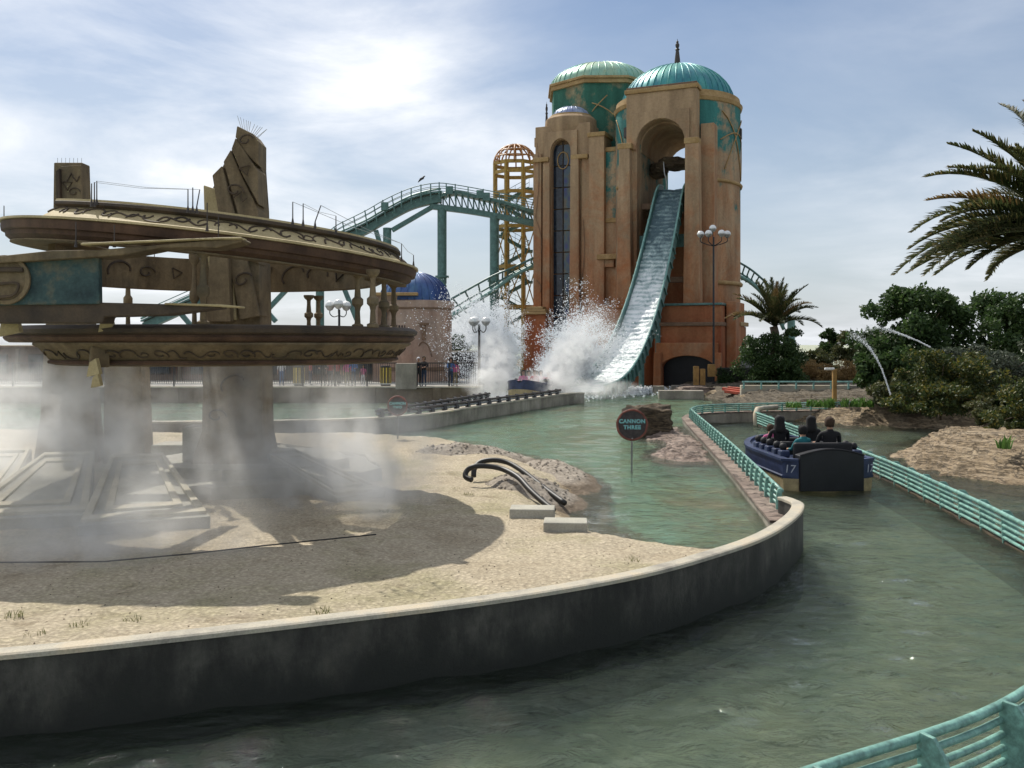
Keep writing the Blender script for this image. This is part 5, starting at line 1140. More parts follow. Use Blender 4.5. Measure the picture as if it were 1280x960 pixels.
# ================================================================== BOATS
def text_part(name, body, size, mat, shear=0, space=1., off=0.):
    """flat lettering turned into a mesh"""
    cu = bpy.data.curves.new(name, 'FONT'); cu.body = body; cu.size = size; cu.extrude = .005; cu.align_x = 'CENTER'; cu.shear = shear; cu.space_character = space; cu.offset = off
    o = bpy.data.objects.new(name, cu); COL.objects.link(o); bpy.context.view_layer.update()
    me = bpy.data.meshes.new_from_object(o.evaluated_get(bpy.context.evaluated_depsgraph_get())); bpy.data.objects.remove(o); bpy.data.curves.remove(cu)
    me.materials.clear(); me.materials.append(MAT[mat]); o = bpy.data.objects.new(name, me); COL.objects.link(o); return o
BL = 4.6
def half(y):
    if y < .2: return .88+.34*y/.2
    if y < 3.0: return 1.22
    q = (y-3.0)/(BL-3.0); return 1.22*math.sqrt(max(0, 1-q**2.4*.93))
def make_boat(label, loc, rz, pitch=0):
    t = thing('ride_boat', label, 'boat', loc, rz, 'ride boats'); t.rotation_euler = (pitch, 0, rz)
    ys = [0, .2, 1, 1.8, 2.6, 3.0, 3.4, 3.8, 4.1, 4.3, 4.48, BL]
    def loft(rows, name, mat, closed_ends=True, bev=0):
        b = MB(); k = 2*len(rows)
        for y in ys:
            h = half(y); pts = [(h*w+dw, z+lift*max(0, (y-2.6)/2)**2) for w, dw, z, lift in rows]
            b.v += [(-x, y, z) for x, z in pts]+[(x, y, z) for x, z in reversed(pts)]
        for i in range(len(ys)-1):
            for j in range(k): j2 = (j+1) % k; b.f.append((i*k+j, i*k+j2, (i+1)*k+j2, (i+1)*k+j))
        b.f += [tuple(range(k)), tuple((len(ys)-1)*k+j for j in range(k-1, -1, -1))]
        return b.build(name, mat, t, local=True, bevel=bev, smooth=True)
    loft([(.90, 0, -.45, .1), (.97, 0, .0, .12), (1, 0, .34, .15)], 'lower_hull', 'hull_cream')
    loft([(1, .01, .342, .15), (1, .03, .40, .16), (1.0, 0, .43, .16), (1.01, 0, .80, .2), (1, -.10, .82, .2), (.7, -.15, .70, .2)], 'upper_hull', 'hull_blue')
    loft([(1.0, .05, .79, .2), (1.0, .05, .86, .2), (1.0, -.14, .87, .2), (1.0, -.14, .80, .2)], 'gunwale', 'hull_blue')
    # black transom with arched top, flanking number panels
    b = MB(); pts = [(-.86, .02), (.86, .02), (.86, .96)]+[(.86-1.72*i/10, .96+.16*math.sin(PI*i/10)) for i in range(1, 10)]+[(-.86, .96)]
    b.prism(pts, -.10, .30, lambda a, z, h: (a, h, z)).build('transom', 'hull_black', t, local=True, bevel=.02)
    b = MB(); b.tube([(p[0], -.1, p[1]+.01) for p in pts[2:]], .022, 6).build('transom_trim', 'pad_black', t, local=True)
    for s_ in (-1, 1):
        o = text_part('boat_number', '17', .3, 'letter_white', .12); o.parent = t
        nx = Vector((s_*.2, -.34, 0)).normalized(); ang = math.atan2(nx.y, nx.x)+PI/2
        mid = Vector((s_*1.065, .1, .5))+nx*.035
        o.matrix_basis = Matrix.Translation(mid) @ Matrix.Rotation(ang, 4, 'Z') @ Matrix.Rotation(PI/2, 4, 'X')
    # seats: wide padded backs and benches, side consoles with black grips
    for i, y in enumerate((.55, 1.65, 2.7)):
        MB().box((0, y, .98 if i == 0 else .9), (1.62, .16, .52)).build('seat_back', 'pad_black', t, local=True, bevel=.06)
        MB().box((0, y+.42, .62), (1.6, .62, .16)).build('seat', 'pad_black', t, local=True, bevel=.05)
    for s_ in (-1, 1):
        for j, y in enumerate((.75, 1.25, 1.85, 2.35, 2.85)):
            MB().box((s_*1.0, y, .92), (.26, .3, .2)).build('console', 'hull_blue', t, local=True, bevel=.04)
            g = Vector((s_*.98, y+.1, 1.1))
            MB().lathe([(0, -.11), (.07, -.09), (.11, 0), (.08, .08), (0, .11)], 12, g).build('grip', 'pad_black', t, smooth='all', local=True)
            MB().tube([(g.x, g.y-.02, .95), (g.x, g.y-.02, 1.04)], .035, 6).build('grip_stem', 'chrome', t, local=True)
    MB().box((0, 3.7, .93), (1.2, .4, .18)).build('bow_deck', 'hull_blue', t, local=True, bevel=.05)
    return t
near_boat = make_boat('dark blue ride boat numbered 17 with black stern, seen from behind', (8.42, 24.3, 0), R(3))
bpos = Vector((2.35, 59.2, .38)); brz = math.atan2(-.90, -.42)-PI/2
far_boat = make_boat('ride boat plunging between two plumes of spray below the slide', bpos, brz, R(4))
def on_boat(boat, p):
    M = Matrix.Translation(boat.location) @ boat.rotation_euler.to_matrix().to_4x4(); return M @ Vector(p)
for (p, sh, hr, lo_, s_, rz, lab) in (((-.38, .98, .62), 'teal_cloth', 'hair_black', 0, .98, .35, 'rider with curly black hair and teal sleeve on the rear bench of the near boat'),
    ((.36, .95, .74), 'black_cloth', 'hair_brown', 0, 1.08, -.05, 'tall rider in black with short brown hair on the rear bench of the near boat'),
    ((-.62, 2.15, .72), 'black_cloth', 'hair_black', 1, 1.05, .1, 'rider with long black hair and black top on the middle bench of the near boat'),
    ((.30, 2.15, .74), 'black_cloth', 'hair_black', 1, 1.02, -.1, 'dark-haired rider hidden behind the tall man in the near boat'),
    ((-.6, 3.0, .62), 'pink_cloth', 'hair_brown', 0, .85, .2, 'small rider in pink at the front of the near boat')):
    person(lab, 'sit', on_boat(near_boat, p), R(3)+PI+rz, sh, 'jeans', hr, lo_, s_*1.08, 'riders in the near boat')
for (p, sh, hr, lo_, lab) in (((-.4, .98, .62), 'red_cloth', 'hair_black', 0, 'rider in red on the rear bench of the splashing boat'), ((.4, .98, .66), 'white_cloth', 'hair_brown', 0, 'rider in white on the rear bench of the splashing boat'),
    ((-.4, 2.2, .64), 'pink_cloth', 'hair_black', 1, 'rider in pink on the middle bench of the splashing boat'), ((.4, 2.2, .62), 'white_cloth', 'hair_black', 0, 'rider in white on the middle bench of the splashing boat'),
    ((-.35, 3.05, .62), 'red_cloth', 'hair_brown', 0, 'rider in red on the front bench of the splashing boat'), ((.4, 3.05, .62), 'pink_cloth', 'hair_black', 1, 'long-haired rider in pink on the front bench of the splashing boat')):
    person(lab, 'sit', on_boat(far_boat, p), brz+PI, sh, 'jeans', hr, lo_, 1.1, 'riders in the splashing boat')
# ================================================================== SIGNS
def round_sign(label, px, py, d, r, zb, words, size):
    c = D(px, py, d); t = thing('round_sign', label, 'sign', (c.x, d, zb))
    MB().tube([(c.x, d+.06, zb-.3), (c.x, d+.06, c.z+r*.5)], .028, 8).build('post', 'grey_metal', t)
    disc = MB().lathe([(0, -.03), (r*.96, -.03), (r*.96, .0), (0, .0)], 36); disc.v = [(c.x+x, d+z, c.z+y) for x, y, z in disc.v]; disc.build('sign_board', 'sign_dark', t)
    MB().tube([(c.x+r*.95*math.cos(a)*(1+.012*math.sin(9*a)), d-.015, c.z+r*.95*math.sin(a)) for a in np.linspace(0, 2*PI, 49)], .035, 6).build('sign_rim', 'sign_rim', t)
    MB().lathe([(0, -.02), (.03, 0), (0, .02)], 8, (c.x, d-.05, c.z-r*.86)).build('bolt', 'galv', t)
    for i, wd in enumerate(words):
        o = text_part('lettering', wd, size, 'letter_teal', 0, 1.12, .006); attach(o, t); o.location = (c.x, d-.04, c.z+r*.12-i*size*1.12); o.rotation_euler = (PI/2, 0, 0)
    return t
round_sign('round dark sign with rusty rim reading CANNON THREE in the pool', 790, 531, 25.9, .44, POOL, ('CANNON', 'THREE'), .152)
round_sign('round dark sign reading CANNON TWO behind drifting mist', 497, 507, 31, .33, POOL, ('CANNON', 'TWO'), .115)
# ================================================================== ROCKS AND THINGS BY THE POOL
c = W(812, 546, POOL); tag(blob_rock('boulder', (c.x+.02, c.y+.6, .82), (.92, .66, .72), 'rock_dark', 11, 4, .2), 'big squarish brown boulder behind the CANNON THREE sign', 'boulder')
SHELF = [(W(px, py, POOL).x, W(px, py, POOL).y) for px, py in ((818, 573), (850, 579), (893, 578), (885, 560), (860, 541), (850, 533), (826, 537), (800, 547), (824, 552), (830, 560), (812, 566))]
def shelf_z(X, Y):
    sd = sdist(X, Y, SHELF)+.35*fnoise(X, Y, .8, 4, 31); z = POOL-.05+np.clip(sd*.30, -.3, .24)+.07*fnoise(X, Y, 1.7, 4, 7)*np.clip(sd+.4, 0, 1); zq = np.round(z/.09)*.09
    return .4*z+.6*zq
struct(heightfield('rock_shelf', np.linspace(3, 8.2, 110), np.linspace(26, 44, 170), shelf_z, 'rock_pink', lambda X, Y, Z: (Z > POOL-.12) & (sdist(X, Y, POOLP) > .3)))
for i, (px, py, d, sx, sy, sz, mt, lab) in enumerate(((885, 493, 66, 2.1, 1.4, .5, 'rock_pink', 'flat pale rock heap at the foot of the slide tower'), (920, 496, 62, 1.8, 1.2, .42, 'rock_tan', 'flat pale rock left of the red beams'), (968, 497, 61, 2.0, 1.0, .55, 'rock_dark', 'dark rock at the right end of the red beams'),
    (950, 500, 57, 1.3, .8, .45, 'rock_tan', 'tan rock between the red beams and the teal rail'), (985, 494, 64, 1.6, .9, .5, 'rock_dark', 'dark rock before the dark hedge wall'), (856, 497, 65, .8, .6, .35, 'rock_pink', 'small rounded rock in front of the concrete spillway'), (870, 487, 69, 1.2, .8, .4, 'rock_pink', 'low rock beside the ochre posts'))):
    p = D(px, py, d); tag(blob_rock('rock', (p.x, p.y, max(.35, p.z)), (sx, sy, sz), mt, 40+i, 3, .3, .05), lab, 'rock')
for k, (x0, y0, x1, y1, d) in enumerate(((903, 486, 962, 494, 60), (906, 489, 958, 496, 59.6), (910, 485, 955, 489, 60.6))):
    o = MB().beam(D(x0, y0, d), D(x1, y1, d-1.5), .3, .2).build('red_beam', 'red_tarp', bevel=.04); tag(o, 'long rusty red beam lying on the rocks by the tower', 'beam', 'red beams on the rocks')
for (px, w, h, py, d, lab) in ((851, 2.9, .75, 500, 60.5, 'low grey concrete spillway block in the pool'), (823, .8, .8, 489, 66, 'small grey concrete block at the slide foot'), (857, 2.1, .7, 484, 69, 'grey concrete block under the ochre posts')):
    p = D(px, py, d); tag(MB().box((p.x, p.y, POOL-.2+h/2), (w, .9, h), R(-6)).build('spillway_block', 'concrete', bevel=.03), lab, 'block')
for px, h in ((870, 1.5), (878, 1.3)):
    p = D(px, 480, 68.6); tag(MB().box((p.x, p.y, .75+h/2), (.38, .38, h), 0).build('ochre_post', 'wood_post', bevel=.03), 'thick ochre wooden post on the concrete block before the boat gate', 'post', 'ochre posts')
p = W(1043, 503, .9); t = thing('wooden_post', 'slim ochre wooden post with white cap lamp among green plants', 'post', (p.x, p.y, .8))
MB().box((p.x, p.y, 1.7), (.2, .2, 1.8)).build('post_shaft', 'wood_post', t, bevel=.02); MB().box((p.x-.25, p.y, 2.62), (.5, .18, .12)).build('lamp_head', 'globe', t, bevel=.03)
# things right of the tower
p = D(955, 476, 72); t = thing('dark_hedge_wall', 'dark clipped hedge wall behind the red beams', 'hedge', (p.x, 72, .4))
MB().box((p.x+.5, 72, 1.2), (8.2, .8, 1.7)).build('hedge_body', 'hedge_dark', t, bevel=.1); HEDGE = (t, p.x+.5)
t = thing('grey_shed', 'grey sloped-roof shed between tower and palm', 'shed', (D(944, 460, 78).x, 79, .4))
x = D(944, 460, 78).x
MB().prism([(-1.9, 0), (1.9, 0), (1.9, 1.9), (1.0, 2.9), (-1.2, 2.9), (-1.9, 1.7)], 0, 4, lambda a, z, h: (x+a, 77.5+h, .4+z)).build('shed_wall', 'roof_grey', t, bevel=.03)
MB().box((x-.1, 79.4, 3.4), (2.6, 4.3, .14)).build('shed_roof', 'roof_grey', t)
a, b_ = W(985, 500, .9), W(1150, 502, .9)
t = thing('garden_kerb', 'long pale kerb with thin teal rail behind the green plants', 'wall', ((a.x+b_.x)/2, 55, .6))
MB().box(((a.x+b_.x)/2+1, 57.5, .95), (b_.x-a.x+3, .4, .75)).build('kerb', 'concrete_cap', t, bevel=.03)
MB().tube([(a.x-.5, 57.1, 1.55), (b_.x+2, 57.1, 1.55)], .06, 6).build('rail_tube', 'teal_light', t)
for i in range(9): xx = a.x-.4+(b_.x-a.x+2.2)*i/8; MB().box((xx, 57.1, 1.35), (.09, .09, .5)).build('rail_post', 'teal_light', t)
# ================================================================== PLANTS
def leaf_cloud(blobs, n, size, flat=.3, aspect=.5, hollow=.55):
    bl_ = np.array([[*b[0], *b[1]] for b in blobs]); w = (bl_[:, 3]*bl_[:, 4]+bl_[:, 4]*bl_[:, 5]+bl_[:, 3]*bl_[:, 5]); k = rng.choice(len(blobs), n, p=w/w.sum())
    d = rng.normal(size=(n, 3)); d /= np.linalg.norm(d, axis=1)[:, None]
    # lumpy radius: clusters of leaves stand out from the crown, gaps between
    ph = np.sin(d[:, 0]*7+k*1.7)*np.sin(d[:, 1]*8+k)*np.sin(d[:, 2]*7+k*.6)
    rr = (hollow+(1-hollow)*rng.random(n)**.6)*(1+.22*ph+.08*rng.normal(size=n))
    P = bl_[k, :3]+d*bl_[k, 3:]*rr[:, None]
    ax = d*.6+rng.normal(size=(n, 3))*.7+np.array([0, 0, -.15]); ax /= np.linalg.norm(ax, axis=1)[:, None]
    sd = np.cross(ax, rng.normal(size=(n, 3))); sd /= np.linalg.norm(sd, axis=1)[:, None]
    s = size*rng.uniform(.6, 1.4, n)[:, None]
    V = np.stack([P-ax*s*.5, P+sd*s*aspect*.5, P+ax*s*.5, P-sd*s*aspect*.5], 1).reshape(-1, 3)
    return V, np.arange(4*n).reshape(-1, 4)
def clumps(blobs, k):
    out = []
    for c, r in blobs:
        for i in range(k):
            d = rng.normal(size=3); d /= np.linalg.norm(d); q = rng.uniform(.45, 1.0); f = rng.uniform(.24, .46)
            out.append((tuple(np.array(c)+d*np.array(r)*q), tuple(np.array(r)*f*rng.uniform(.8, 1.25, 3))))
    return out
def foliage(name, mat, parent, blobs, n, size, **kw):
    blobs = clumps(blobs, 11); kw.setdefault('hollow', .3)
    V, q = leaf_cloud(blobs, n, size, **kw); me = bpy.data.meshes.new(name); me.from_pydata(V.tolist(), [], q.tolist()); return link(name, me, mat, parent)
def plant(name, label, cat, base, blobs, n, size, mat, trunk=.14, grp=None, **kw):
    t = thing(name, label, cat, base, group=grp); base = Vector(base)
    cs = [Vector(b[0]) for b in blobs]; top_ = sum(cs, Vector())/len(cs); fork = base.lerp(top_, .45)
    MB().tube(smoothpath([base-Vector((0, 0, .3)), base.lerp(fork, .5)+Vector((trunk*.5, 0, 0)), fork, top_], 3), [trunk*(1-.07*i) for i in range(10)], 7).build('trunk', 'bark', t, smooth='all')
    for c_ in cs[:7]: MB().tube([fork, fork.lerp(c_, .5)+Vector((0, 0, .1)), c_], [trunk*.5, trunk*.33, trunk*.12], 5).build('limb', 'bark', t, smooth='all')
    foliage('crown', mat, t, blobs, n, size, **kw); return t
def blobs_px(lst): return [(tuple(D(px, py, d)), (rx*d/F, ry_, rz_*d/F)) for px, py, d, rx, ry_, rz_ in lst]
plant('broadleaf_tree', 'tall dark green broadleaf tree over the rock shore, left of two', 'tree', (D(1140, 0, 47).x, 47, 1.2), blobs_px([(1100, 415, 47, 34, 1.6, 32), (1128, 385, 47, 32, 1.6, 28), (1150, 405, 46, 40, 1.8, 40), (1090, 445, 46, 28, 1.5, 28), (1175, 390, 47, 30, 1.6, 26), (1125, 440, 45.5, 40, 1.6, 34), (1105, 468, 45.5, 34, 1.4, 24), (1085, 462, 46, 18, 1.2, 22), (1160, 372, 48, 18, .8, 12), (1118, 366, 48, 12, .6, 9)]), 19000, .24, 'leaf_dark')
plant('broadleaf_tree', 'tall dark green broadleaf tree at the right, behind the palm fronds', 'tree', (D(1240, 0, 48).x, 48, 1.3), blobs_px([(1215, 395, 48, 38, 1.8, 32), (1250, 385, 48, 36, 1.8, 24), (1285, 400, 48, 40, 1.8, 32), (1230, 430, 46.5, 46, 1.8, 40), (1275, 440, 46.5, 44, 1.8, 40), (1310, 400, 47, 40, 1.8, 36), (1195, 425, 47, 30, 1.6, 36)]), 15000, .24, 'leaf_dark')
plant('shrub', 'large olive shrub with yellow blossoms on the rock shore', 'shrub', (D(1175, 0, 39).x, 39, 1.0), blobs_px([(1150, 475, 39, 34, 1.3, 28), (1180, 455, 39, 38, 1.4, 26), (1210, 475, 38.5, 40, 1.4, 32), (1135, 495, 38.5, 26, 1.0, 16), (1170, 498, 38, 46, 1.2, 20), (1225, 500, 38, 40, 1.2, 24), (1130, 505, 38, 24, 1, 10)]), 17000, .15, 'leaf_yellow', .07)
plant('shrub', 'grey-green rounded shrub under the tall right tree', 'shrub', (D(1235, 0, 41).x, 41, 1.1), blobs_px([(1215, 445, 42, 36, 1.4, 16), (1250, 455, 41, 38, 1.4, 24), (1285, 450, 41, 36, 1.4, 28), (1265, 480, 40, 40, 1.3, 26)]), 9000, .17, 'leaf_grey', .08)
plant('shrub', 'dark dense shrub with yellow tips above the rock mound', 'shrub', (D(1275, 0, 33).x, 33, .95), blobs_px([(1265, 535, 32.6, 26, 1, 16), (1272, 505, 33, 24, 1.1, 26), (1255, 525, 32.5, 20, .9, 20), (1290, 495, 33, 30, 1.1, 32), (1300, 525, 32, 30, 1, 24)]), 7500, .13, 'leaf_yellow', .06)
plant('shrub', 'low olive shrub trailing over the rock mound', 'shrub', (D(1245, 0, 33.6).x, 33.6, .9), blobs_px([(1240, 520, 34, 22, .9, 18), (1228, 508, 35, 18, .9, 14), (1250, 538, 33, 14, .7, 10)]), 4000, .12, 'leaf_olive', .04)
for (px, py, w, h, mt, lab) in ((1126, 476, 26, 24, 'leaf_olive', 'dark olive shrub filling in behind the steep water jet'), (1170, 462, 40, 36, 'leaf_dark', 'dark shrub between the two broadleaf trees'), (1262, 475, 44, 44, 'leaf_dark', 'dark green shrub behind the grey-green one'), (1215, 470, 40, 40, 'leaf_olive', 'olive shrub behind the yellow-blossomed one')):
    plant('shrub', lab, 'shrub', (D(px, 0, 44).x, 44, 1.1), blobs_px([(px, py, 44, w, 1.4, h*.8), (px-12, py+14, 43.5, w*.8, 1.3, h*.7), (px+14, py+16, 43.5, w*.8, 1.3, h*.7), (px, py+26, 43.2, w, 1.2, h*.5)]), 6500, .19, mt, .07)
plant('conifer', 'small dark conifer beyond the dry shrubs', 'tree', (D(1037, 0, 84).x, 84, .6), blobs_px([(1037, 415, 84, 6, .5, 9), (1037, 428, 84, 13, 1, 12), (1037, 443, 84, 20, 1.4, 14)]), 4200, .3, 'leaf_dark', .15)
plant('broadleaf_tree', 'rounded grey-green tree beyond the dry shrubs, beside the conifer', 'tree', (D(1068, 0, 82).x, 82, .6), blobs_px([(1062, 432, 82, 20, 1.5, 14), (1080, 440, 82, 20, 1.5, 18), (1050, 446, 82, 18, 1.5, 12)]), 5200, .28, 'leaf_olive', .15)
plant('broadleaf_tree', 'low dark green tree right of the date palm', 'tree', (D(1020, 0, 80).x, 80, .6), blobs_px([(1018, 448, 80, 16, 1.2, 14), (1030, 455, 80, 16, 1.2, 12), (1005, 458, 80, 12, 1, 14)]), 3600, .26, 'leaf_olive', .12)
for px, w in ((1012, 20), (1040, 24), (1070, 24), (1098, 18)):
    plant('dry_shrub', 'brown dry feathery shrub in a row beyond the kerb', 'shrub', (D(px, 0, 68).x, 68, .8), blobs_px([(px, 464, 68, w*1.2, 1.2, 14), (px+5, 478, 67.5, w*1.2, 1.2, 16), (px-6, 474, 67.5, w, 1, 14)]), 6500, .2, 'leaf_brown', .05, 'dry shrubs beyond the kerb', aspect=.22)
for px, py, w, lab in ((945, 455, 24, 'dark leafless-looking bush left of the date palm trunk'), (968, 450, 30, 'dense dark bush wrapped round the date palm trunk'), (990, 462, 20, 'dark bush right of the date palm trunk')):
    plant('bush', lab, 'bush', (D(px, 0, 64.3).x, 64.3, .5), blobs_px([(px, py, 64.2, w, 1.2, 30), (px-6, py-20, 64.5, w*.7, 1.0, 18), (px+8, py+10, 64, w*.8, 1.1, 22)]), 5200, .19, 'leaf_dark', .08)
plant('bush', 'dark round tree right behind the palm crown', 'bush', (D(995, 0, 76).x, 76, .5), blobs_px([(992, 420, 76, 13, 1, 12), (990, 445, 76, 12, 1, 20)]), 2200, .22, 'leaf_dark', .08)
plant('bush', 'dark round bush behind the low wall by the splash', 'bush', (D(572, 0, 80).x, 80, 1.2), blobs_px([(570, 428, 80, 12, 1, 12), (582, 436, 80, 14, 1, 9)]), 2600, .22, 'leaf_dark', .08)
for px, py, n, sp in ((992, 509, 170, .6), (1020, 508, 210, .7), (1036, 509, 150, .45), (1058, 508, 110, .4), (1078, 508, 240, .8), (1258, 560, 70, .35)):
    tuft(px, py, n//3, random.uniform(.38, .62), sp*.62, 'strap_leaf_plant', 'leaf_bright', 'bright green strap-leaved plant clump along the rock ledge' if px < 1200 else 'small bright green clump at the foot of the dark shrub', .85, 'bright green clumps' if px < 1200 else None)
    
foliage('hedge_leaves', 'leaf_dark', HEDGE[0], [((HEDGE[1]-3.8+1.1*i, 71.6, 1.25), (.75, .5, .95)) for i in range(8)], 7000, .13)
def palm(label, c, ztrunk, spec, leaf, trunk_r, mat='palm_leaf', nl=46, lw=.02):
    c = Vector(c); t = thing('date_palm', label, 'palm tree', (c.x, c.y, ztrunk))
    n = 10; MB().tube([(c.x+.12*math.sin(i), c.y, ztrunk-.3+(c.z-ztrunk+.3)*i/n) for i in range(n+1)], [trunk_r*(1.15 if i == 0 else 1+.06*(i % 2)) for i in range(n+1)], 12).build('trunk', 'palm_bark', t, smooth='all')
    for (az, el, ln, droop) in spec:
        d = Vector((math.cos(az)*math.cos(el), math.sin(az)*math.cos(el), math.sin(el))); pts = []; p = c.copy(); m_ = 14; v = d.copy()
        for i in range(m_+1): pts.append(p.copy()); p += v*ln/m_; v = (v+Vector((0, 0, -droop/m_*(.4+1.6*i/m_)))).normalized()
        b = MB(); b.tube(pts, [.035*(1-.8*i/m_) for i in range(m_+1)], 5)
        for j in range(nl):
            s = .12+.88*j/nl; i = min(m_-1, int(s*m_)); f = s*m_-i; q = pts[i].lerp(pts[i+1], f); tg = (pts[i+1]-pts[i]).normalized(); sd = tg.cross(Vector((0, 0, 1)));  sd = sd.normalized() if sd.length > .05 else Vector((1, 0, 0)); up = sd.cross(tg)
            L_ = leaf*math.sin(PI*min(1, .22+s*.72))*random.uniform(.8, 1.1)
            for k in (-1, 1):
                e = (tg*random.uniform(.75, 1.0)+sd*k*random.uniform(.5, .75)+up*random.uniform(.05, .75)).normalized(); w = tg.cross(e).normalized().cross(e)*lw
                b.add([q-w, q+w, q+e*L_*.6+w*.8, q+e*L_+Vector((0, 0, -.10*L_)), q+e*L_*.6-w*.8], [(0, 1, 2, 4), (4, 2, 3)])
        me = bpy.data.meshes.new('frond'); me.from_pydata(b.v, [], b.f); link('frond', me, mat if random.random() > .18 else 'palm_dry', t)
    return t
sp = []
for k in range(34):
    az = 2*PI*k/34*3.0+random.uniform(-.2, .2); q = k/34; sp.append((az, R(80-58*q), random.uniform(3.0, 3.9), .45+.75*q))
palm('date palm with upright feathery fronds between tower and garden', D(968, 408, 66), .5, sp, .75, .28, nl=64, lw=.026)
sp = []
pc = D(1350, 296, 21.5)
for (px, py) in ((1128, 352), (1142, 318), (1168, 258), (1192, 222), (1210, 186), (1248, 158), (1275, 150), (1150, 345), (1170, 300), (1195, 330), (1218, 340), (1300, 330), (1180, 285), (1260, 200), (1330, 160)):
    e = D(px, py, 21.5+random.uniform(-1.2, 1.5))-pc; ln = e.length*1.08; az = math.atan2(e.y, e.x); dr = .55+.5*random.random(); el = math.asin(max(-1, min(1, e.z/e.length)))+dr*.42; sp.append((az, el, ln, dr))
for (px, py) in ((1160, 330), (1200, 262), (1225, 222), (1240, 345), (1185, 318), (1262, 196), (1215, 300), (1150, 335), (1180, 196), (1158, 232), (1140, 345), (1140, 300), (1160, 352), (1175, 348)):
    e = D(px, py, 21.5+random.uniform(-2, 2))-pc; dr = .5+.5*random.random(); sp.append((math.atan2(e.y, e.x), math.asin(max(-1, min(1, e.z/e.length)))+dr*.42, e.length*1.05, dr))
for k in range(16): sp.append((random.uniform(-1.9, 1.9), R(random.uniform(-5, 75)), random.uniform(4.4, 5.4), .9))
palm('large date palm whose fronds arch in over the garden trees', pc, 1.0, sp, .55, .32, nl=130, lw=.02)
# ================================================================== SPRAY, JETS AND MIST
def droplets(P, S):
    n = len(P); o = np.array([(1, 0, 0), (0, 1, 0), (-1, 0, 0), (0, -1, 0), (0, 0, 1), (0, 0, -1)], float)
    V = (P[:, None, :]+o[None]*S[:, None, None]*rng.uniform(.7, 1.4, (n, 6, 1))).reshape(-1, 3)
    f = np.array([(0, 1, 4), (1, 2, 4), (2, 3, 4), (3, 0, 4), (1, 0, 5), (2, 1, 5), (3, 2, 5), (0, 3, 5)])
    return V, (np.arange(n)[:, None, None]*6+f[None]).reshape(-1, 3)
def drop_obj(name, P, S, label, cat, parent=None):
    V, q = droplets(P, S); me = bpy.data.meshes.new(name); me.from_pydata(V.tolist(), [], q.tolist()); o = link(name, me, 'foam', parent)
    return tag(o, label, cat, kind='stuff')
def ligaments(n, per, b0, b1, v_lo, v_hi, jit, tmax=1.0):
    """threads of drops thrown from the line b0-b1; each thread flies its own arc and tears apart along it"""
    out = []; b0, b1, v_lo, v_hi = (np.array(v, float) for v in (b0, b1, v_lo, v_hi))
    for i in range(n):
        a = rng.random(); w = rng.random(); v = v_lo+(v_hi-v_lo)*w+rng.normal(size=3)*.55; sp_ = rng.beta(2.2, 1.6)*1.05; v = v*(.35+.75*sp_)
        b = b0+(b1-b0)*(a*.6+w*.4)+rng.normal(size=3)*np.array([.25, .25, .02]); tt = v[2]/9.8; t1_ = tt*rng.uniform(.7, 1.35); t0 = t1_*rng.uniform(0, .75)
        m_ = int(per*rng.uniform(.4, 1.6)); t = t0+(t1_-t0)*rng.random(m_)**.8
        P = b+v*t[:, None]; P[:, 2] -= 4.9*t*t; P += rng.normal(size=(m_, 3))*(jit*(.25+1.1*(t/tmax))[:, None])
        out.append(P)
    P = np.concatenate(out); return P[P[:, 2] > POOL-.02]
PL = [(W(606, 496, POOL), W(640, 490, POOL)), (W(664, 496, POOL), W(718, 492, POOL))]
P1_ = ligaments(620, 90, PL[0][0], PL[0][1], (-1.7, -.6, 10.6), (1.0, .6, 9.6), .16); P1b = ligaments(260, 60, PL[0][0], PL[0][1], (-3.4, -1, 5.0), (1.2, -.8, 5.5), .16)
P2_ = ligaments(820, 90, PL[1][0], PL[1][1], (1.6, .0, 10.0), (4.2, .3, 8.2), .17); P2b = ligaments(380, 60, PL[1][0], PL[1][1], (.0, -1, 5.4), (3.2, -.8, 4.6), .17)
P3 = ligaments(60, 40, W(560, 497, POOL), W(600, 496, POOL), (-1.6, -.5, 10.2), (-.2, .3, 9.6), .3)
Pa = np.concatenate([P1_, P1b, P2_, P2b, P3]); drop_obj('splash_drops', Pa, rng.uniform(.010, .034, len(Pa))*(1+1.0*(rng.random(len(Pa)) < .04)), 'white water drops thrown up on both sides of the plunging boat', 'splash')
nb = 9000; th = rng.random(nb); cen = np.array(W(612, 500, POOL))[None]*(1-th[:, None])+np.array(W(800, 489, POOL))[None]*th[:, None]
Pf = cen+rng.normal(size=(nb, 3))*np.array([1.6, 1.5, .10]); Pf[:, 2] = POOL+np.abs(rng.normal(size=nb))*.16; keepf = sdist(Pf[:, 0], Pf[:, 1], [(p.x, p.y) for p in sw_path]+[(30, 60), (30, 90), (-30, 90)]) > .1
drop_obj('surface_foam', Pf[keepf], rng.uniform(.02, .09, int(keepf.sum())), 'white foam churning on the pool below the slide', 'foam')
def ell(nt, pos, c, r, rot=(0, 0, 0)):
    mp = N(nt, 'ShaderNodeMapping', _vector_type='TEXTURE'); mp.inputs['Location'].default_value = c; mp.inputs['Rotation'].default_value = rot; mp.inputs['Scale'].default_value = r; L(nt, pos, mp.inputs[0])
    ln = N(nt, 'ShaderNodeVectorMath', _operation='LENGTH'); L(nt, mp.outputs[0], ln.inputs[0]); return math_n(nt, 'SUBTRACT', 1.0, ln.outputs['Value'], True)
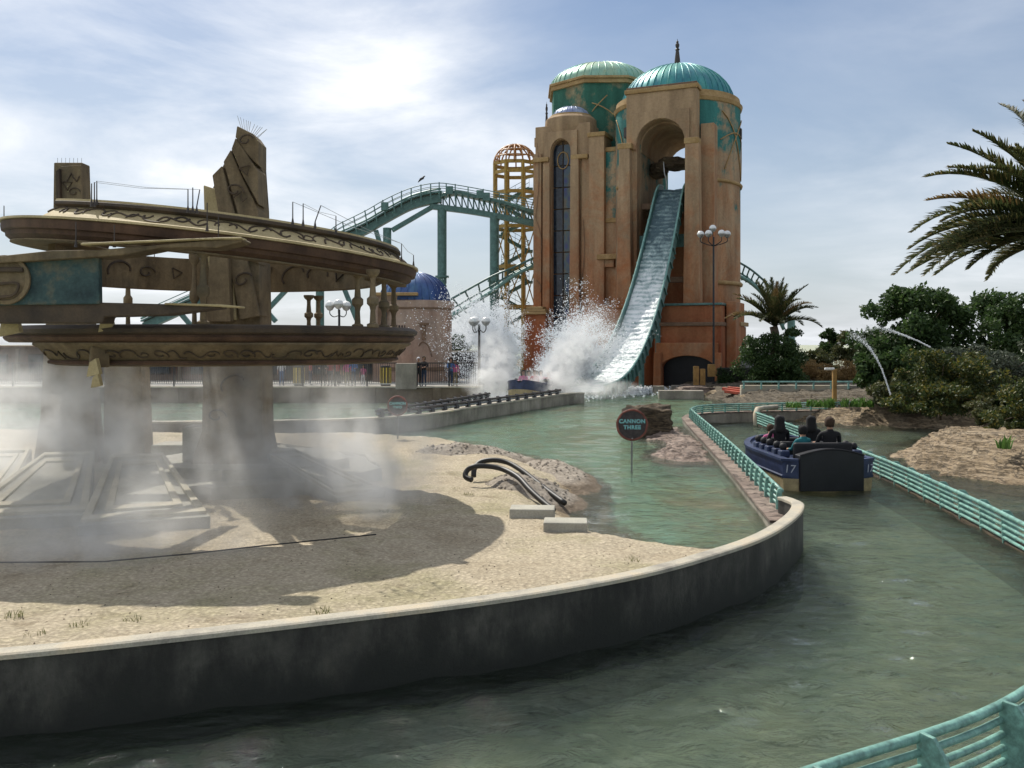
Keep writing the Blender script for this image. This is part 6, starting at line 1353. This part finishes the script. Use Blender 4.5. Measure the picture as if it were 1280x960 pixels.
def vol_from(ells, nscale, lo, hi, gain, power=1.):
    def build(nt, pv):
        pos = N(nt, 'ShaderNodeNewGeometry').outputs['Position']; tot = None
        for c, r, rot, k in ells:
            e = math_n(nt, 'MULTIPLY', math_n(nt, 'POWER', ell(nt, pos, c, r, rot), power), k); tot = e if tot is None else math_n(nt, 'ADD', tot, e)
        n = N(nt, 'ShaderNodeTexNoise', Scale=nscale, Detail=4, Roughness=.62); L(nt, pos, n.inputs[0])
        mr = N(nt, 'ShaderNodeMapRange', From__Min=lo, From__Max=hi, To__Min=0, To__Max=1); L(nt, n.outputs[0], mr.inputs[0])
        L(nt, math_n(nt, 'MULTIPLY', math_n(nt, 'MULTIPLY', tot, mr.outputs[0]), gain), pv.inputs['Density'])
    return build
def vbox(name, a, b, mat, label, cat):
    a, b = Vector(a), Vector(b); o = MB().box((a+b)/2, b-a).build(name, None); o.data.materials.append(MAT[mat]); return tag(o, label, cat, kind='stuff')
def e_px(px, py, d, rx, ry_, rz_, k, rot=(0, 0, 0)): return (tuple(D(px, py, d)), (rx, ry_, rz_), rot, k)
vol_mat('mist_volume', vol_from([e_px(60, 530, 19, 3.2, 2.2, 1.9, 1.6), e_px(425, 572, 18.2, 2.6, 1.9, 1.75, 2.1), e_px(110, 685, 13.8, 2.6, 1.6, .75, 1.4), e_px(200, 600, 18.0, 6.2, 3.0, 1.7, .65), e_px(472, 622, 16.8, .8, .6, 1.0, 2.2, (0, R(-20), 0)), e_px(150, 650, 15.5, 3.2, 2, .9, .9), e_px(270, 690, 14.2, 1.4, .9, .6, .9), e_px(340, 500, 19.5, 3.4, 2, 1.4, .5)], 1.35, .40, .62, 1.15, 1.35))
vbox('mist', (-13.8, 11.4, .5), (-1.0, 23.2, 4.6), 'mist_volume', 'pale drifting mist round the foot of the stone ruin', 'mist')
MAT['mist_volume'].cycles.volume_step_rate = .6 if hasattr(MAT['mist_volume'], 'cycles') and hasattr(MAT['mist_volume'].cycles, 'volume_step_rate') else 1
vol_mat('spray_volume', vol_from([e_px(620, 462, 56.3, 1.5, 1.4, 2.9, 1.0, (0, R(-6), 0)), e_px(608, 480, 55.8, 1.7, 1.4, 1.3, 1.1), e_px(706, 452, 56.5, 1.5, 1.5, 3.5, .95, (0, R(28), 0)), e_px(692, 483, 56, 2.6, 1.6, 1.4, 1.5), e_px(745, 425, 58.5, 2.4, 2, 2.9, .22), e_px(750, 486, 58.5, 3.0, 2, .8, .6)], 1.7, .40, .62, 2.6, 1.3))
vbox('spray', (-4.2, 53.4, .32), (10.2, 61.2, 7.6), 'spray_volume', 'white spray cloud round the boat at the foot of the slide', 'spray')
for pts, lab in (([(1113, 493, 36.5), (1104, 466, 36.6), (1094, 445, 36.7), (1084, 430, 36.8), (1073, 420, 36.9), (1062, 414, 37)], 'steep thin water jet rising from the yellow shrub'), ([(1163, 434, 37), (1145, 425, 37.2), (1126, 417, 37.4), (1106, 410, 37.6), (1088, 407, 37.8), (1076, 409, 38)], 'flat thin water jet crossing the tall dark tree')):
    sp_ = smoothpath([D(*p) for p in pts], 8); n = 1300; k = (rng.random(n)**1.5*(len(sp_)-1)).astype(int); f = rng.random(n)
    base_ = np.array([tuple(sp_[i].lerp(sp_[i+1], q)) for i, q in zip(k, f)]); s = (k+f)/len(sp_)
    P = base_+rng.normal(size=(n, 3))*(.010+.075*s**2)[:, None]; P[:, 2] -= np.abs(rng.normal(size=n))*.16*s**2
    V, q = droplets(P, rng.uniform(.007, .02, n)*(1-.4*s)); me = bpy.data.meshes.new('water_jet'); me.from_pydata(V.tolist(), [], q.tolist()); t = link('water_jet', me, 'foam')
    tag(t, lab, 'water jet')
    MB().tube(sp_[:24], [.022*(1-i/30) for i in range(24)], 5).build('jet_core', 'foam', t, smooth='all')
